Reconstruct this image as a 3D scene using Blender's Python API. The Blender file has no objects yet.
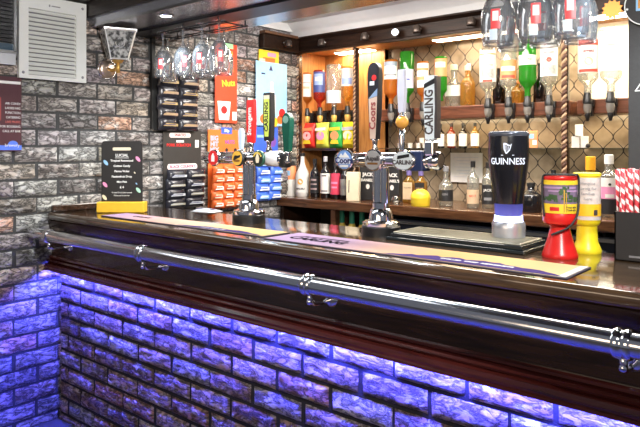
import bpy, bmesh, math, random
from math import sin, cos, pi, radians
from mathutils import Vector, Matrix, noise

random.seed(7)
SC = bpy.context.scene
COL = SC.collection

# ------------------------------------------------------------------ survey of the room (metres)
CAM = (3.364, -1.725, 1.5)
TH = radians(40.3)
F = 626.0
def _k(u): return (u - 320.0) / F
def at(u, v, y):
    """point on the vertical plane y = const"""
    k = _k(u); D = (y - CAM[1]) / (cos(TH) + k * sin(TH))
    return Vector((CAM[0] + D * (-sin(TH) + k * cos(TH)), y, CAM[2] - (v - 148) / F * D))
def wl(u, v):
    """point on the left wall, x = 0"""
    k = _k(u); D = CAM[0] / (sin(TH) - k * cos(TH))
    return Vector((0, CAM[1] + D * (cos(TH) + k * sin(TH)), CAM[2] - (v - 148) / F * D))
def dist(u, y):
    return (y - CAM[1]) / (cos(TH) + _k(u) * sin(TH))
def px(n, u, y): return n / F * dist(u, y)

# ------------------------------------------------------------------ materials
MATS = {}
def mat(name, color, rough=0.5, metal=0.0, emit=None, estr=0.0, var=0.06, vscale=25.0, bump=0.0, bscale=60.0, coat=0.0, spec=0.5, stretch=None):
    if name in MATS: return MATS[name]
    m = bpy.data.materials.new(name); m.use_nodes = True
    nt = m.node_tree; n = nt.nodes; l = nt.links
    b = n['Principled BSDF']
    b.inputs['Roughness'].default_value = rough
    b.inputs['Metallic'].default_value = metal
    b.inputs['Specular IOR Level'].default_value = spec
    b.inputs['Coat Weight'].default_value = coat
    b.inputs['Coat Roughness'].default_value = 0.06
    tc = n.new('ShaderNodeTexCoord'); mp = n.new('ShaderNodeMapping')
    l.new(tc.outputs['Object'], mp.inputs['Vector'])
    if stretch: mp.inputs['Scale'].default_value = stretch
    if var > 0:
        t = n.new('ShaderNodeTexNoise'); t.inputs['Scale'].default_value = vscale; t.inputs['Detail'].default_value = 4
        l.new(mp.outputs['Vector'], t.inputs['Vector'])
        mx = n.new('ShaderNodeMix'); mx.data_type = 'RGBA'
        c = Vector(color[:3])
        mx.inputs['A'].default_value = (*(c * (1 - var * 2.2)), 1)
        mx.inputs['B'].default_value = (*[min(1, q * (1 + var * 2.2)) for q in c], 1)
        l.new(t.outputs['Fac'], mx.inputs['Factor'])
        l.new(mx.outputs['Result'], b.inputs['Base Color'])
    else:
        b.inputs['Base Color'].default_value = (*color[:3], 1)
    if bump > 0:
        t2 = n.new('ShaderNodeTexNoise'); t2.inputs['Scale'].default_value = bscale; t2.inputs['Detail'].default_value = 5
        l.new(mp.outputs['Vector'], t2.inputs['Vector'])
        bp = n.new('ShaderNodeBump'); bp.inputs['Strength'].default_value = bump; bp.inputs['Distance'].default_value = 0.01
        l.new(t2.outputs['Fac'], bp.inputs['Height']); l.new(bp.outputs['Normal'], b.inputs['Normal'])
    if emit:
        b.inputs['Emission Color'].default_value = (*emit, 1); b.inputs['Emission Strength'].default_value = estr
    MATS[name] = m
    return m

def glass(name, tint, edge=None, gl=0.12, rough=0.03, alpha=0.0, body=None):
    """thin clear glass or glass full of liquid: see-through with tint, mirror reflections at the rim"""
    if name in MATS: return MATS[name]
    m = bpy.data.materials.new(name); m.use_nodes = True
    nt = m.node_tree; n = nt.nodes; l = nt.links; n.clear()
    out = n.new('ShaderNodeOutputMaterial')
    tr = n.new('ShaderNodeBsdfTransparent'); g = n.new('ShaderNodeBsdfGlossy'); g.inputs['Roughness'].default_value = rough
    lw = n.new('ShaderNodeLayerWeight'); lw.inputs['Blend'].default_value = 0.35
    mx = n.new('ShaderNodeMix'); mx.data_type = 'RGBA'
    e = edge or tuple(c * 0.55 for c in tint)
    mx.inputs['A'].default_value = (*tint, 1); mx.inputs['B'].default_value = (*e, 1)
    l.new(lw.outputs['Facing'], mx.inputs['Factor']); l.new(mx.outputs['Result'], tr.inputs['Color'])
    ma = n.new('ShaderNodeMath'); ma.operation = 'MULTIPLY_ADD'
    l.new(lw.outputs['Fresnel'], ma.inputs[0]); ma.inputs[1].default_value = 0.55; ma.inputs[2].default_value = gl * 0.35
    ms = n.new('ShaderNodeMixShader'); l.new(ma.outputs[0], ms.inputs[0]); l.new(tr.outputs[0], ms.inputs[1]); l.new(g.outputs[0], ms.inputs[2])
    last = ms
    if alpha > 0:
        d = n.new('ShaderNodeBsdfTranslucent'); d.inputs['Color'].default_value = (*(body or tint), 1)
        d2 = n.new('ShaderNodeBsdfDiffuse'); d2.inputs['Color'].default_value = (*(body or tint), 1)
        dm = n.new('ShaderNodeMixShader'); dm.inputs[0].default_value = 0.5
        l.new(d.outputs[0], dm.inputs[1]); l.new(d2.outputs[0], dm.inputs[2])
        ms2 = n.new('ShaderNodeMixShader'); ms2.inputs[0].default_value = alpha
        l.new(ms.outputs[0], ms2.inputs[1]); l.new(dm.outputs[0], ms2.inputs[2]); last = ms2
    l.new(last.outputs[0], out.inputs['Surface'])
    MATS[name] = m
    return m

def wood(name, dark, light, rough=0.3, scale=(1.2, 14, 14), coat=0.0, bump=0.05):
    if name in MATS: return MATS[name]
    m = bpy.data.materials.new(name); m.use_nodes = True
    nt = m.node_tree; n = nt.nodes; l = nt.links; b = n['Principled BSDF']
    b.inputs['Roughness'].default_value = rough; b.inputs['Coat Weight'].default_value = coat; b.inputs['Coat Roughness'].default_value = 0.08
    tc = n.new('ShaderNodeTexCoord'); mp = n.new('ShaderNodeMapping'); mp.inputs['Scale'].default_value = scale
    l.new(tc.outputs['Object'], mp.inputs['Vector'])
    t = n.new('ShaderNodeTexNoise'); t.inputs['Scale'].default_value = 3.5; t.inputs['Detail'].default_value = 7; t.inputs['Distortion'].default_value = 0.8
    l.new(mp.outputs['Vector'], t.inputs['Vector'])
    r = n.new('ShaderNodeValToRGB'); r.color_ramp.elements[0].position = 0.32; r.color_ramp.elements[1].position = 0.7
    r.color_ramp.elements[0].color = (*dark, 1); r.color_ramp.elements[1].color = (*light, 1)
    l.new(t.outputs['Fac'], r.inputs['Fac']); l.new(r.outputs['Color'], b.inputs['Base Color'])
    bp = n.new('ShaderNodeBump'); bp.inputs['Strength'].default_value = bump; bp.inputs['Distance'].default_value = 0.01
    l.new(t.outputs['Fac'], bp.inputs['Height']); l.new(bp.outputs['Normal'], b.inputs['Normal'])
    MATS[name] = m
    return m

def emitter(name, color, strength):
    if name in MATS: return MATS[name]
    m = bpy.data.materials.new(name); m.use_nodes = True
    n = m.node_tree.nodes; n.clear(); o = n.new('ShaderNodeOutputMaterial'); e = n.new('ShaderNodeEmission')
    e.inputs['Color'].default_value = (*color, 1); e.inputs['Strength'].default_value = strength
    m.node_tree.links.new(e.outputs[0], o.inputs['Surface'])
    MATS[name] = m
    return m

def brick_mat(name, rough=0.8, vein=0.35, veincol=(0.72, 0.69, 0.66), stretch=(0.75, 0.75, 1.9)):
    """rough handmade brick: own colour per brick (attribute), dark fissures, pale ridges"""
    m = bpy.data.materials.new(name); m.use_nodes = True
    nt = m.node_tree; n = nt.nodes; l = nt.links; b = n['Principled BSDF']; b.inputs['Roughness'].default_value = rough
    b.inputs['Specular IOR Level'].default_value = 0.3
    a = n.new('ShaderNodeAttribute'); a.attribute_name = 'Col'
    tc = n.new('ShaderNodeTexCoord'); mp = n.new('ShaderNodeMapping'); mp.inputs['Scale'].default_value = stretch
    l.new(tc.outputs['Object'], mp.inputs['Vector'])
    def nz(scale, detail, rgh, dist):
        t = n.new('ShaderNodeTexNoise'); t.inputs['Scale'].default_value = scale; t.inputs['Detail'].default_value = detail
        t.inputs['Roughness'].default_value = rgh; t.inputs['Distortion'].default_value = dist
        l.new(mp.outputs['Vector'], t.inputs['Vector']); return t.outputs['Fac']
    def ramp(fac, p0, c0, p1, c1):
        r = n.new('ShaderNodeValToRGB'); e = r.color_ramp.elements
        e[0].position = p0; e[1].position = p1; e[0].color = (c0, c0, c0, 1); e[1].color = (c1, c1, c1, 1)
        l.new(fac, r.inputs['Fac']); return r.outputs['Color']
    n1 = nz(19, 7, 0.66, 0.5); n2 = nz(14, 8, 0.72, 0.5); n3 = nz(5, 4, 0.5, 0.4)
    d1 = math_node(n, l, 'ABSOLUTE', math_node(n, l, 'SUBTRACT', n1, 0.5))
    fis = ramp(d1, 0.0, 0.16, 0.07, 1.0)
    pale = ramp(n2, 0.50, 0.0, 0.66, vein * 2)
    mx = n.new('ShaderNodeMix'); mx.data_type = 'RGBA'; mx.inputs['B'].default_value = (*veincol, 1)
    l.new(pale, mx.inputs['Factor']); l.new(a.outputs['Color'], mx.inputs['A'])
    m2 = n.new('ShaderNodeMix'); m2.data_type = 'RGBA'; m2.blend_type = 'MULTIPLY'; m2.inputs['Factor'].default_value = 1
    l.new(mx.outputs['Result'], m2.inputs['A']); l.new(fis, m2.inputs['B'])
    m3 = n.new('ShaderNodeMix'); m3.data_type = 'RGBA'; m3.blend_type = 'MULTIPLY'; m3.inputs['Factor'].default_value = 1
    l.new(m2.outputs['Result'], m3.inputs['A']); l.new(ramp(n3, 0.3, 0.55, 0.6, 1.0), m3.inputs['B'])
    l.new(m3.outputs['Result'], b.inputs['Base Color'])
    h = math_node(n, l, 'ADD', math_node(n, l, 'MULTIPLY', math_node(n, l, 'MINIMUM', d1, 0.09), 6.0), n2)
    bp = n.new('ShaderNodeBump'); bp.inputs['Strength'].default_value = 0.9; bp.inputs['Distance'].default_value = 0.012
    l.new(h, bp.inputs['Height']); l.new(bp.outputs['Normal'], b.inputs['Normal'])
    return m

def math_node(n, l, op, a, b=None):
    q = n.new('ShaderNodeMath'); q.operation = op
    for i, s in enumerate((a, b)):
        if s is None: continue
        if hasattr(s, 'links') or hasattr(s, 'is_linked'): l.new(s, q.inputs[i])
        else: q.inputs[i].default_value = s
    return q.outputs[0]

def lattice_mat(name, W=0.058, H=0.165, line=0.0033):
    """ogee lattice wall tiles with dark grout lines"""
    m = bpy.data.materials.new(name); m.use_nodes = True
    nt = m.node_tree; n = nt.nodes; l = nt.links; b = n['Principled BSDF']; b.inputs['Roughness'].default_value = 0.22
    tc = n.new('ShaderNodeTexCoord'); sp = n.new('ShaderNodeSeparateXYZ'); l.new(tc.outputs['Object'], sp.inputs[0])
    X, Z = sp.outputs['X'], sp.outputs['Z']
    mod = math_node(n, l, 'FLOORED_MODULO', X, 2 * W)
    tri = math_node(n, l, 'ABSOLUTE', math_node(n, l, 'SUBTRACT', mod, W))
    cz = math_node(n, l, 'COSINE', math_node(n, l, 'MULTIPLY', Z, 2 * pi / H))
    c = math_node(n, l, 'ADD', math_node(n, l, 'MULTIPLY', cz, W * 0.5), W * 0.5)
    d = math_node(n, l, 'ABSOLUTE', math_node(n, l, 'SUBTRACT', tri, c))
    ln = math_node(n, l, 'LESS_THAN', d, line)
    t = n.new('ShaderNodeTexNoise'); t.inputs['Scale'].default_value = 7; t.inputs['Detail'].default_value = 3
    l.new(tc.outputs['Object'], t.inputs['Vector'])
    r = n.new('ShaderNodeValToRGB')
    r.color_ramp.elements[0].position = 0.35; r.color_ramp.elements[1].position = 0.65
    r.color_ramp.elements[0].color = (0.19, 0.14, 0.09, 1); r.color_ramp.elements[1].color = (0.42, 0.33, 0.23, 1)
    l.new(t.outputs['Fac'], r.inputs['Fac'])
    mx = n.new('ShaderNodeMix'); mx.data_type = 'RGBA'; mx.inputs['B'].default_value = (0.035, 0.03, 0.028, 1)
    l.new(ln, mx.inputs['Factor']); l.new(r.outputs['Color'], mx.inputs['A']); l.new(mx.outputs['Result'], b.inputs['Base Color'])
    return m

def stripe_mat(name, c1, c2, turns=55.0, lobes=1.0, sharp=0.5):
    """helical stripes around the local z axis (paper straws)"""
    m = bpy.data.materials.new(name); m.use_nodes = True
    nt = m.node_tree; n = nt.nodes; l = nt.links; b = n['Principled BSDF']; b.inputs['Roughness'].default_value = 0.5
    tc = n.new('ShaderNodeTexCoord'); sp = n.new('ShaderNodeSeparateXYZ'); l.new(tc.outputs['Object'], sp.inputs[0])
    an = math_node(n, l, 'ARCTAN2', sp.outputs['Y'], sp.outputs['X'])
    an = math_node(n, l, 'MULTIPLY', an, lobes / (2 * pi))
    ph = math_node(n, l, 'ADD', an, math_node(n, l, 'MULTIPLY', sp.outputs['Z'], turns))
    fr = math_node(n, l, 'FRACT', ph); th = math_node(n, l, 'GREATER_THAN', fr, sharp)
    mx = n.new('ShaderNodeMix'); mx.data_type = 'RGBA'; mx.inputs['A'].default_value = (*c1, 1); mx.inputs['B'].default_value = (*c2, 1)
    l.new(th, mx.inputs['Factor']); l.new(mx.outputs['Result'], b.inputs['Base Color'])
    return m

# ------------------------------------------------------------------ object helpers
def thing(name, label, cat, loc=(0, 0, 0), rz=0.0, group=None, kind=None):
    o = bpy.data.objects.new(name, None); COL.objects.link(o)
    o.empty_display_size = 0.05
    o.location = loc; o.rotation_euler = (0, 0, rz)
    if label: o['label'] = label
    if cat: o['category'] = cat
    if group: o['group'] = group
    if kind: o['kind'] = kind
    return o
def tag(o, label, cat, group=None):
    o['label'] = label; o['category'] = cat
    if group: o['group'] = group
    return o
def struct(o): o['kind'] = 'structure'; return o
def link(name, me, m=None, parent=None, loc=None, smooth=False, label=None):
    o = bpy.data.objects.new(name, me); COL.objects.link(o)
    if m is not None:
        for q in (m if isinstance(m, (list, tuple)) else [m]): me.materials.append(q)
    if parent is not None: o.parent = parent
    if loc is not None: o.location = loc
    if smooth:
        for p in me.polygons: p.use_smooth = True
    if label: o['label'] = label
    return o
def dup(root, loc, rz=None, label=None, group=None):
    r = root.copy(); COL.objects.link(r); r.location = loc
    if rz is not None: r.rotation_euler = (0, 0, rz)
    if label: r['label'] = label
    if group: r['group'] = group
    for ch in list(root.children):
        c = ch.copy(); COL.objects.link(c); c.parent = r
        for g in list(ch.children):
            d = g.copy(); COL.objects.link(d); d.parent = c
    return r

class MB:
    def __init__(s): s.bm = bmesh.new()
    def box(s, x0, x1, y0, y1, z0, z1, bev=0.0, seg=2):
        t = bmesh.new()
        bmesh.ops.create_cube(t, size=1)
        for v in t.verts:
            v.co = Vector(((x0 + x1) / 2 + v.co.x * (x1 - x0), (y0 + y1) / 2 + v.co.y * (y1 - y0), (z0 + z1) / 2 + v.co.z * (z1 - z0)))
        if bev > 0: bmesh.ops.bevel(t, geom=list(t.edges), offset=bev, segments=seg, affect='EDGES', profile=0.5)
        s._add(t); return s
    def _add(s, t):
        me = bpy.data.meshes.new('tmp'); t.to_mesh(me); t.free(); s.bm.from_mesh(me); bpy.data.meshes.remove(me)
    def lathe(s, prof, seg=24, cx=0, cy=0, a0=0.0, a1=2 * pi, axis='z', c=(0, 0, 0)):
        """prof: list of (r, h)"""
        full = abs(a1 - a0 - 2 * pi) < 1e-6
        n = seg if full else seg + 1
        rings = []
        for r, h in prof:
            ring = []
            if r < 1e-6:
                ring = [s.bm.verts.new(s._ax(0, 0, h, axis, c, cx, cy))] * n
            else:
                for i in range(n):
                    a = a0 + (a1 - a0) * i / seg
                    ring.append(s.bm.verts.new(s._ax(r * cos(a), r * sin(a), h, axis, c, cx, cy)))
            rings.append(ring)
        for A, B in zip(rings, rings[1:]):
            for i in range(seg):
                j = (i + 1) % n
                q = []
                for v in (A[i], A[j], B[j], B[i]):
                    if v not in q: q.append(v)
                if len(q) >= 3:
                    try: s.bm.faces.new(q)
                    except ValueError: pass
        return s
    def _ax(s, a, b, h, axis, c, cx, cy):
        if axis == 'z': return Vector((c[0] + a + cx, c[1] + b + cy, c[2] + h))
        if axis == 'x': return Vector((c[0] + h, c[1] + a, c[2] + b))
        return Vector((c[0] + a, c[1] - h, c[2] + b))      # 'y': h grows towards -y
    def tube(s, pts, r, seg=12, cap=True, closed=False):
        pts = [Vector(p) for p in pts]; rings = []
        up = Vector((0.123, 0.21, 0.97)); prev = None
        n = len(pts)
        for i, p in enumerate(pts):
            if closed: t = (pts[(i + 1) % n] - pts[i - 1]).normalized()
            else: t = (pts[min(i + 1, n - 1)] - pts[max(i - 1, 0)]).normalized()
            if prev is None:
                u = t.cross(up).normalized()
            else:
                u = (prev - t * prev.dot(t)).normalized()
            prev = u; w = t.cross(u)
            rr = r[i] if isinstance(r, (list, tuple)) else r
            rings.append([s.bm.verts.new(p + (u * cos(2 * pi * j / seg) + w * sin(2 * pi * j / seg)) * rr) for j in range(seg)])
        pairs = list(zip(rings, rings[1:]))
        if closed: pairs.append((rings[-1], rings[0]))
        for A, B in pairs:
            for j in range(seg):
                s.bm.faces.new((A[j], A[(j + 1) % seg], B[(j + 1) % seg], B[j]))
        if cap and not closed:
            s.bm.faces.new(rings[0][::-1]); s.bm.faces.new(rings[-1])
        return s
    def prism(s, poly, h0, h1, o=(0, 0, 0), R=(1, 0, 0), U=(0, 0, 1), N=(0, -1, 0)):
        """2-D outline in (R,U), thickness along N"""
        o, R, U, N = Vector(o), Vector(R), Vector(U), Vector(N)
        a = [s.bm.verts.new(o + R * p[0] + U * p[1] + N * h0) for p in poly]
        b = [s.bm.verts.new(o + R * p[0] + U * p[1] + N * h1) for p in poly]
        n = len(poly)
        s.bm.faces.new(a[::-1]); s.bm.faces.new(b)
        for i in range(n): s.bm.faces.new((a[i], a[(i + 1) % n], b[(i + 1) % n], b[i]))
        return s
    def extrude_x(s, prof, x0, x1):
        """closed profile in (y,z) swept along x"""
        a = [s.bm.verts.new((x0, p[0], p[1])) for p in prof]; b = [s.bm.verts.new((x1, p[0], p[1])) for p in prof]
        n = len(prof)
        s.bm.faces.new(a); s.bm.faces.new(b[::-1])
        for i in range(n): s.bm.faces.new((a[i], b[i], b[(i + 1) % n], a[(i + 1) % n]))
        return s
    def patch(s, rfun, z0, z1, a0, a1, na=10, nz=4, off=0.0008):
        """piece of paper wrapped on a turned surface; angle 0 faces -y"""
        g = [[None] * (na + 1) for _ in range(nz + 1)]
        for i in range(nz + 1):
            z = z0 + (z1 - z0) * i / nz; r = rfun(z) + off
            for j in range(na + 1):
                a = a0 + (a1 - a0) * j / na
                g[i][j] = s.bm.verts.new((r * sin(a), -r * cos(a), z))
        for i in range(nz):
            for j in range(na): s.bm.faces.new((g[i][j], g[i][j + 1], g[i + 1][j + 1], g[i + 1][j]))
        return s
    def ball(s, c, r, su=16, sv=10, sc=(1, 1, 1)):
        prof = [(r * sin(pi * i / sv), -r * cos(pi * i / sv)) for i in range(sv + 1)]
        k = len(s.bm.verts); s.lathe(prof, su); s.bm.verts.ensure_lookup_table()
        for v in s.bm.verts[k:]: v.co = Vector((v.co.x * sc[0] + c[0], v.co.y * sc[1] + c[1], v.co.z * sc[2] + c[2]))
        return s
    def build(s, name, m, parent=None, loc=None, smooth=False, label=None, angle=None):
        bmesh.ops.recalc_face_normals(s.bm, faces=list(s.bm.faces))
        me = bpy.data.meshes.new(name); s.bm.to_mesh(me); s.bm.free()
        o = link(name, me, m, parent, loc, smooth or angle is not None, label)
        if angle is not None: me.set_sharp_from_angle(angle=radians(angle))
        return o

FONT_CACHE = {}
def text_mesh(s, size, bold=0.0, ext=0.0004, sx=1.0, align='CENTER', space=1.0):
    cu = bpy.data.curves.new('t', 'FONT'); cu.body = s; cu.size = size; cu.align_x = align; cu.align_y = 'CENTER'
    cu.offset = bold; cu.extrude = ext; cu.resolution_u = 2; cu.space_character = space
    ob = bpy.data.objects.new('t', cu); COL.objects.link(ob)
    dg = bpy.context.evaluated_depsgraph_get(); dg.update()
    me = bpy.data.meshes.new_from_object(ob.evaluated_get(dg))
    bpy.data.objects.remove(ob); bpy.data.curves.remove(cu)
    if sx != 1.0:
        for v in me.vertices: v.co.x *= sx
    return me
def text(s, size, o, R, U, m, parent, bold=0.0, sx=1.0, name='lettering', wrap=None, ext=0.0004, align='CENTER', label=None, space=1.0, tilt=0.0):
    me = text_mesh(s, size, bold, ext, sx, align, space)
    me.materials.clear()
    o, R, U = Vector(o), Vector(R), Vector(U); N = R.cross(U)
    ct, st = cos(tilt), sin(tilt)
    for v in me.vertices:
        a, b, c = v.co
        a, b = a * ct - b * st, a * st + b * ct
        if wrap:                      # around a vertical axis at the thing's origin
            z = o.z + b; r = wrap(z) + c + 0.0014
            an = (o.x + a) / wrap(o.z)
            v.co = Vector((r * sin(an), -r * cos(an), z))
        else:
            v.co = o + R * a + U * b + N * c
    return link(name, me, m, parent, label=label)
FR = dict(R=(1, 0, 0), U=(0, 0, 1))            # facing the customer side
LW = dict(R=(0, 1, 0), U=(0, 0, 1))            # on the left wall, facing the room
UPF = dict(R=(0, 0, 1), U=(-1, 0, 0))          # reading upwards, facing the customer side

def pillow_mesh(w, h, t, nx=8, nz=8, crimp=0.1, seed=0):
    """a sealed snack bag: puffed middle, flat crimped ends. Front is -y, origin at bottom centre, back at y=0"""
    bm = bmesh.new()
    def side(sgn):
        g = []
        for i in range(nz + 1):
            row = []
            fz = i / nz
            for j in range(nx + 1):
                fx = j / nx
                ez = max(0.0, min(1.0, min(fz, 1 - fz) / 0.28 - crimp)) ** 0.6
                ex = (4 * fx * (1 - fx)) ** 0.5
                d = t * 0.5 * max(ez, 0) * ex
                d *= 1 + 0.25 * noise.noise(Vector((fx * 5 + seed, fz * 5, sgn)))
                pinch = 1 - 0.06 * max(ez, 0) * 1.0
                row.append(bm.verts.new(((fx - 0.5) * w * pinch, -t * 0.5 + sgn * (d + 0.0006), fz * h)))
            g.append(row)
        for i in range(nz):
            for j in range(nx): bm.faces.new((g[i][j], g[i][j + 1], g[i + 1][j + 1], g[i + 1][j]))
        return g
    A = side(-1); B = side(1)
    def ring(g): return [g[0][j] for j in range(nx + 1)] + [g[i][nx] for i in range(1, nz + 1)] + [g[nz][j] for j in range(nx - 1, -1, -1)] + [g[i][0] for i in range(nz - 1, 0, -1)]
    ra, rb = ring(A), ring(B)
    for i in range(len(ra)): 
        k = (i + 1) % len(ra); bm.faces.new((ra[i], ra[k], rb[k], rb[i]))
    bmesh.ops.recalc_face_normals(bm, faces=list(bm.faces))
    me = bpy.data.meshes.new('packet'); bm.to_mesh(me); bm.free()
    for p in me.polygons: p.use_smooth = True
    return me

def quad(name, o, R, U, N, w, h, m, parent, t=0.0006, off=0.0, label=None):
    b = MB(); b.prism([(-w / 2, -h / 2), (w / 2, -h / 2), (w / 2, h / 2), (-w / 2, h / 2)], off, off + t, o, R, U, N)
    return b.build(name, m, parent, label=label)
def circle(r, n=24, c=(0, 0), sx=1.0, sy=1.0): return [(c[0] + r * sx * cos(2 * pi * i / n), c[1] + r * sy * sin(2 * pi * i / n)) for i in range(n)]

# ------------------------------------------------------------------ common materials
WHITE = mat('white_card', (0.8, 0.8, 0.78), 0.5)
BLACK = mat('black_plastic', (0.012, 0.012, 0.013), 0.35, var=0.1)
MATTBLACK = mat('matt_black', (0.02, 0.02, 0.02), 0.7)
CHROME = mat('chrome', (0.82, 0.82, 0.84), 0.08, 1.0, var=0.03)
RAILCHROME = mat('rail_chrome', (0.72, 0.72, 0.75), 0.16, 1.0, var=0.05, vscale=8, stretch=(0.4, 4, 4))
STEEL = mat('steel', (0.5, 0.5, 0.5), 0.3, 1.0)
GOLD = mat('gold', (0.75, 0.45, 0.12), 0.3, 0.7)
RED = mat('red', (0.62, 0.02, 0.02), 0.4)
BLUE = mat('blue', (0.05, 0.12, 0.55), 0.4)
ORANGE = mat('orange', (0.85, 0.16, 0.03), 0.5)
YELLOW = mat('yellow', (0.85, 0.58, 0.03), 0.45)
GREEN = mat('green', (0.03, 0.28, 0.06), 0.4)
CREAM = mat('cream', (0.75, 0.66, 0.48), 0.55)
GREY = mat('grey', (0.25, 0.25, 0.26), 0.5)
PALEBLUE = mat('pale_blue', (0.28, 0.5, 0.75), 0.5)
PINK = mat('pink', (0.8, 0.3, 0.5), 0.5)
PURPLE = mat('purple', (0.2, 0.08, 0.4), 0.5)
DARKWOOD = wood('dark_wood', (0.012, 0.006, 0.004), (0.05, 0.022, 0.012), 0.25, coat=0.5)
BARWOOD = wood('bar_wood', (0.012, 0.006, 0.005), (0.045, 0.02, 0.013), 0.22, coat=0.35)
MAHOG = wood('mahogany', (0.03, 0.005, 0.005), (0.11, 0.02, 0.016), 0.25, coat=0.5)
ORWOOD = wood('honey_wood', (0.36, 0.14, 0.035), (0.6, 0.28, 0.09), 0.4, scale=(14, 14, 1.2))
BROWNWOOD = wood('brown_wood', (0.07, 0.03, 0.015), (0.17, 0.075, 0.035), 0.35)
CLEAR = glass('clear_glass', (0.97, 0.98, 0.98), (0.65, 0.68, 0.7), gl=0.25)
# ------------------------------------------------------------------ SETTING
def brick_wall(name, place, nrm, S0, S1, Z0, Z1, pitch, zline, blen, joints, pal, m_brick, m_mortar, gap=0.011, depth=0.012, rough=0.006, parent=None, seed=1):
    """courses of rough handmade bricks standing proud of recessed mortar; place(s,z,out) -> world"""
    rnd = random.Random(seed)
    bm = bmesh.new(); cl = bm.verts.layers.float_color.new('Col')
    def V(s, z, o, c):
        v = bm.verts.new(place(s, z, o)); v[cl] = (*c, 1); return v
    mv = [V(S0, Z0, 0, (0.1, 0.1, 0.1)), V(S1, Z0, 0, (0.1, 0.1, 0.1)), V(S1, Z1, 0, (0.1, 0.1, 0.1)), V(S0, Z1, 0, (0.1, 0.1, 0.1))]
    f = bm.faces.new(mv); f.material_index = 1
    k0 = math.floor((Z0 - zline) / pitch); k1 = math.ceil((Z1 - zline) / pitch)
    for k in range(k0, k1):
        za = zline + k * pitch; zb = za + pitch
        js = joints[k % 2]
        i0 = math.floor((S0 - js) / blen); i1 = math.ceil((S1 - js) / blen)
        for i in range(i0, i1):
            sa = js + i * blen + rnd.uniform(-.006, .006); sb = js + (i + 1) * blen + rnd.uniform(-.006, .006)
            a, b = max(S0, sa + gap / 2), min(S1, sb - gap / 2)
            c, d = max(Z0, za + gap / 2 + rnd.uniform(-.002, .002)), min(Z1, zb - gap / 2 + rnd.uniform(-.002, .002))
            if b - a < 0.02 or d - c < 0.015: continue
            base = rnd.choice(pal); q = rnd.uniform(0.75, 1.25); base = tuple(min(1, x * q * rnd.uniform(.95, 1.05)) for x in base)
            prot = depth * rnd.uniform(0.8, 1.25)
            nx = max(3, int((b - a) / 0.016)); nz = 6
            off = rnd.uniform(0, 50)
            g = []
            for iz in range(nz + 1):
                row = []
                for ix in range(nx + 1):
                    fx, fz = ix / nx, iz / nz
                    # edge rings
                    s = a + (b - a) * fx; z = c + (d - c) * fz
                    edge = ix in (0, nx) or iz in (0, nz)
                    w = noise.noise(Vector((s * 22 + off, z * 22, off)))
                    w2 = noise.noise(Vector((s * 60 + off, z * 60, 3.3)))
                    w3 = abs(noise.noise(Vector((s * 30 + z * 18 + off, z * 40 - s * 9, 8.1))))
                    if edge: o = 0.001; s += w * 0.003; z += w2 * 0.002
                    else:
                        o = prot + rough * (w + 0.5 * w2 - 1.1 * w3)
                    row.append(V(s, z, o, base))
                g.append(row)
            # pull the first inner ring outwards so that brick edges are steep but rounded
            for iz in range(nz):
                for ix in range(nx):
                    ff = bm.faces.new((g[iz][ix], g[iz][ix + 1], g[iz + 1][ix + 1], g[iz + 1][ix])); ff.smooth = True
    me = bpy.data.meshes.new(name); bm.to_mesh(me); bm.free()
    return link(name, me, [m_brick, m_mortar], parent)

MORTARF = mat('mortar_dark', (0.022, 0.02, 0.02), 0.95, bump=0.4, bscale=120)
MORTAR = mat('mortar', (0.05, 0.05, 0.05), 0.9, bump=0.4, bscale=120)
BRICK_L = brick_mat('brick_left', vein=0.5, veincol=(0.85, 0.83, 0.8))
BRICK_F = brick_mat('brick_front', vein=0.5, veincol=(0.85, 0.8, 0.76))
palL = [tuple(min(0.8, 1.75 * q) for q in c) for c in [(0.30, 0.27, 0.25), (0.36, 0.33, 0.31), (0.24, 0.2, 0.18), (0.42, 0.36, 0.3), (0.33, 0.29, 0.29), (0.4, 0.24, 0.17), (0.22, 0.2, 0.19), (0.38, 0.35, 0.34)]]
palF = [(0.40, 0.22, 0.15), (0.46, 0.3, 0.22), (0.38, 0.28, 0.25), (0.5, 0.36, 0.28), (0.36, 0.23, 0.17), (0.5, 0.44, 0.4)]
wallL = struct(brick_wall('wall_left', lambda s, z, o: (o, s, z), (1, 0, 0), -1.6, 2.3, 0, 2.42, 0.0915, 1.5115, 0.238, (-0.1295, -0.014), palL, BRICK_L, MORTAR, seed=3, rough=0.007, depth=0.014, gap=0.013))

fl = MB(); fl.box(-0.3, 6, -5, 2.6, -0.05, 0); struct(fl.build('floor', mat('floor_carpet', (0.09, 0.09, 0.1), 0.9, bump=0.3, bscale=200)))
cl_ = MB(); cl_.box(-0.3, 4.6, 0.9, 2.6, 2.46, 2.5); cl_.build('ceiling', mat('ceiling_paint', (0.78, 0.77, 0.75), 0.7, var=0.02))
struct(bpy.data.objects['ceiling'])
cv = MB(); cv.extrude_x([(1.93, 2.36), (1.90, 2.36), (1.885, 2.375), (1.865, 2.40), (1.84, 2.42), (1.80, 2.46), (1.93, 2.46)], 0, 4.6)
struct(cv.build('trim_1', MATS['ceiling_paint']))
cv = MB(); cv.prism([(0.75, 2.40), (0.75, 2.46), (1.93, 2.46), (1.93, 2.40)], 0, 0.045, (0, 0, 0), (0, 1, 0), (0, 0, 1), (1, 0, 0)); struct(cv.build('trim_2', MATS['ceiling_paint']))
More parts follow.
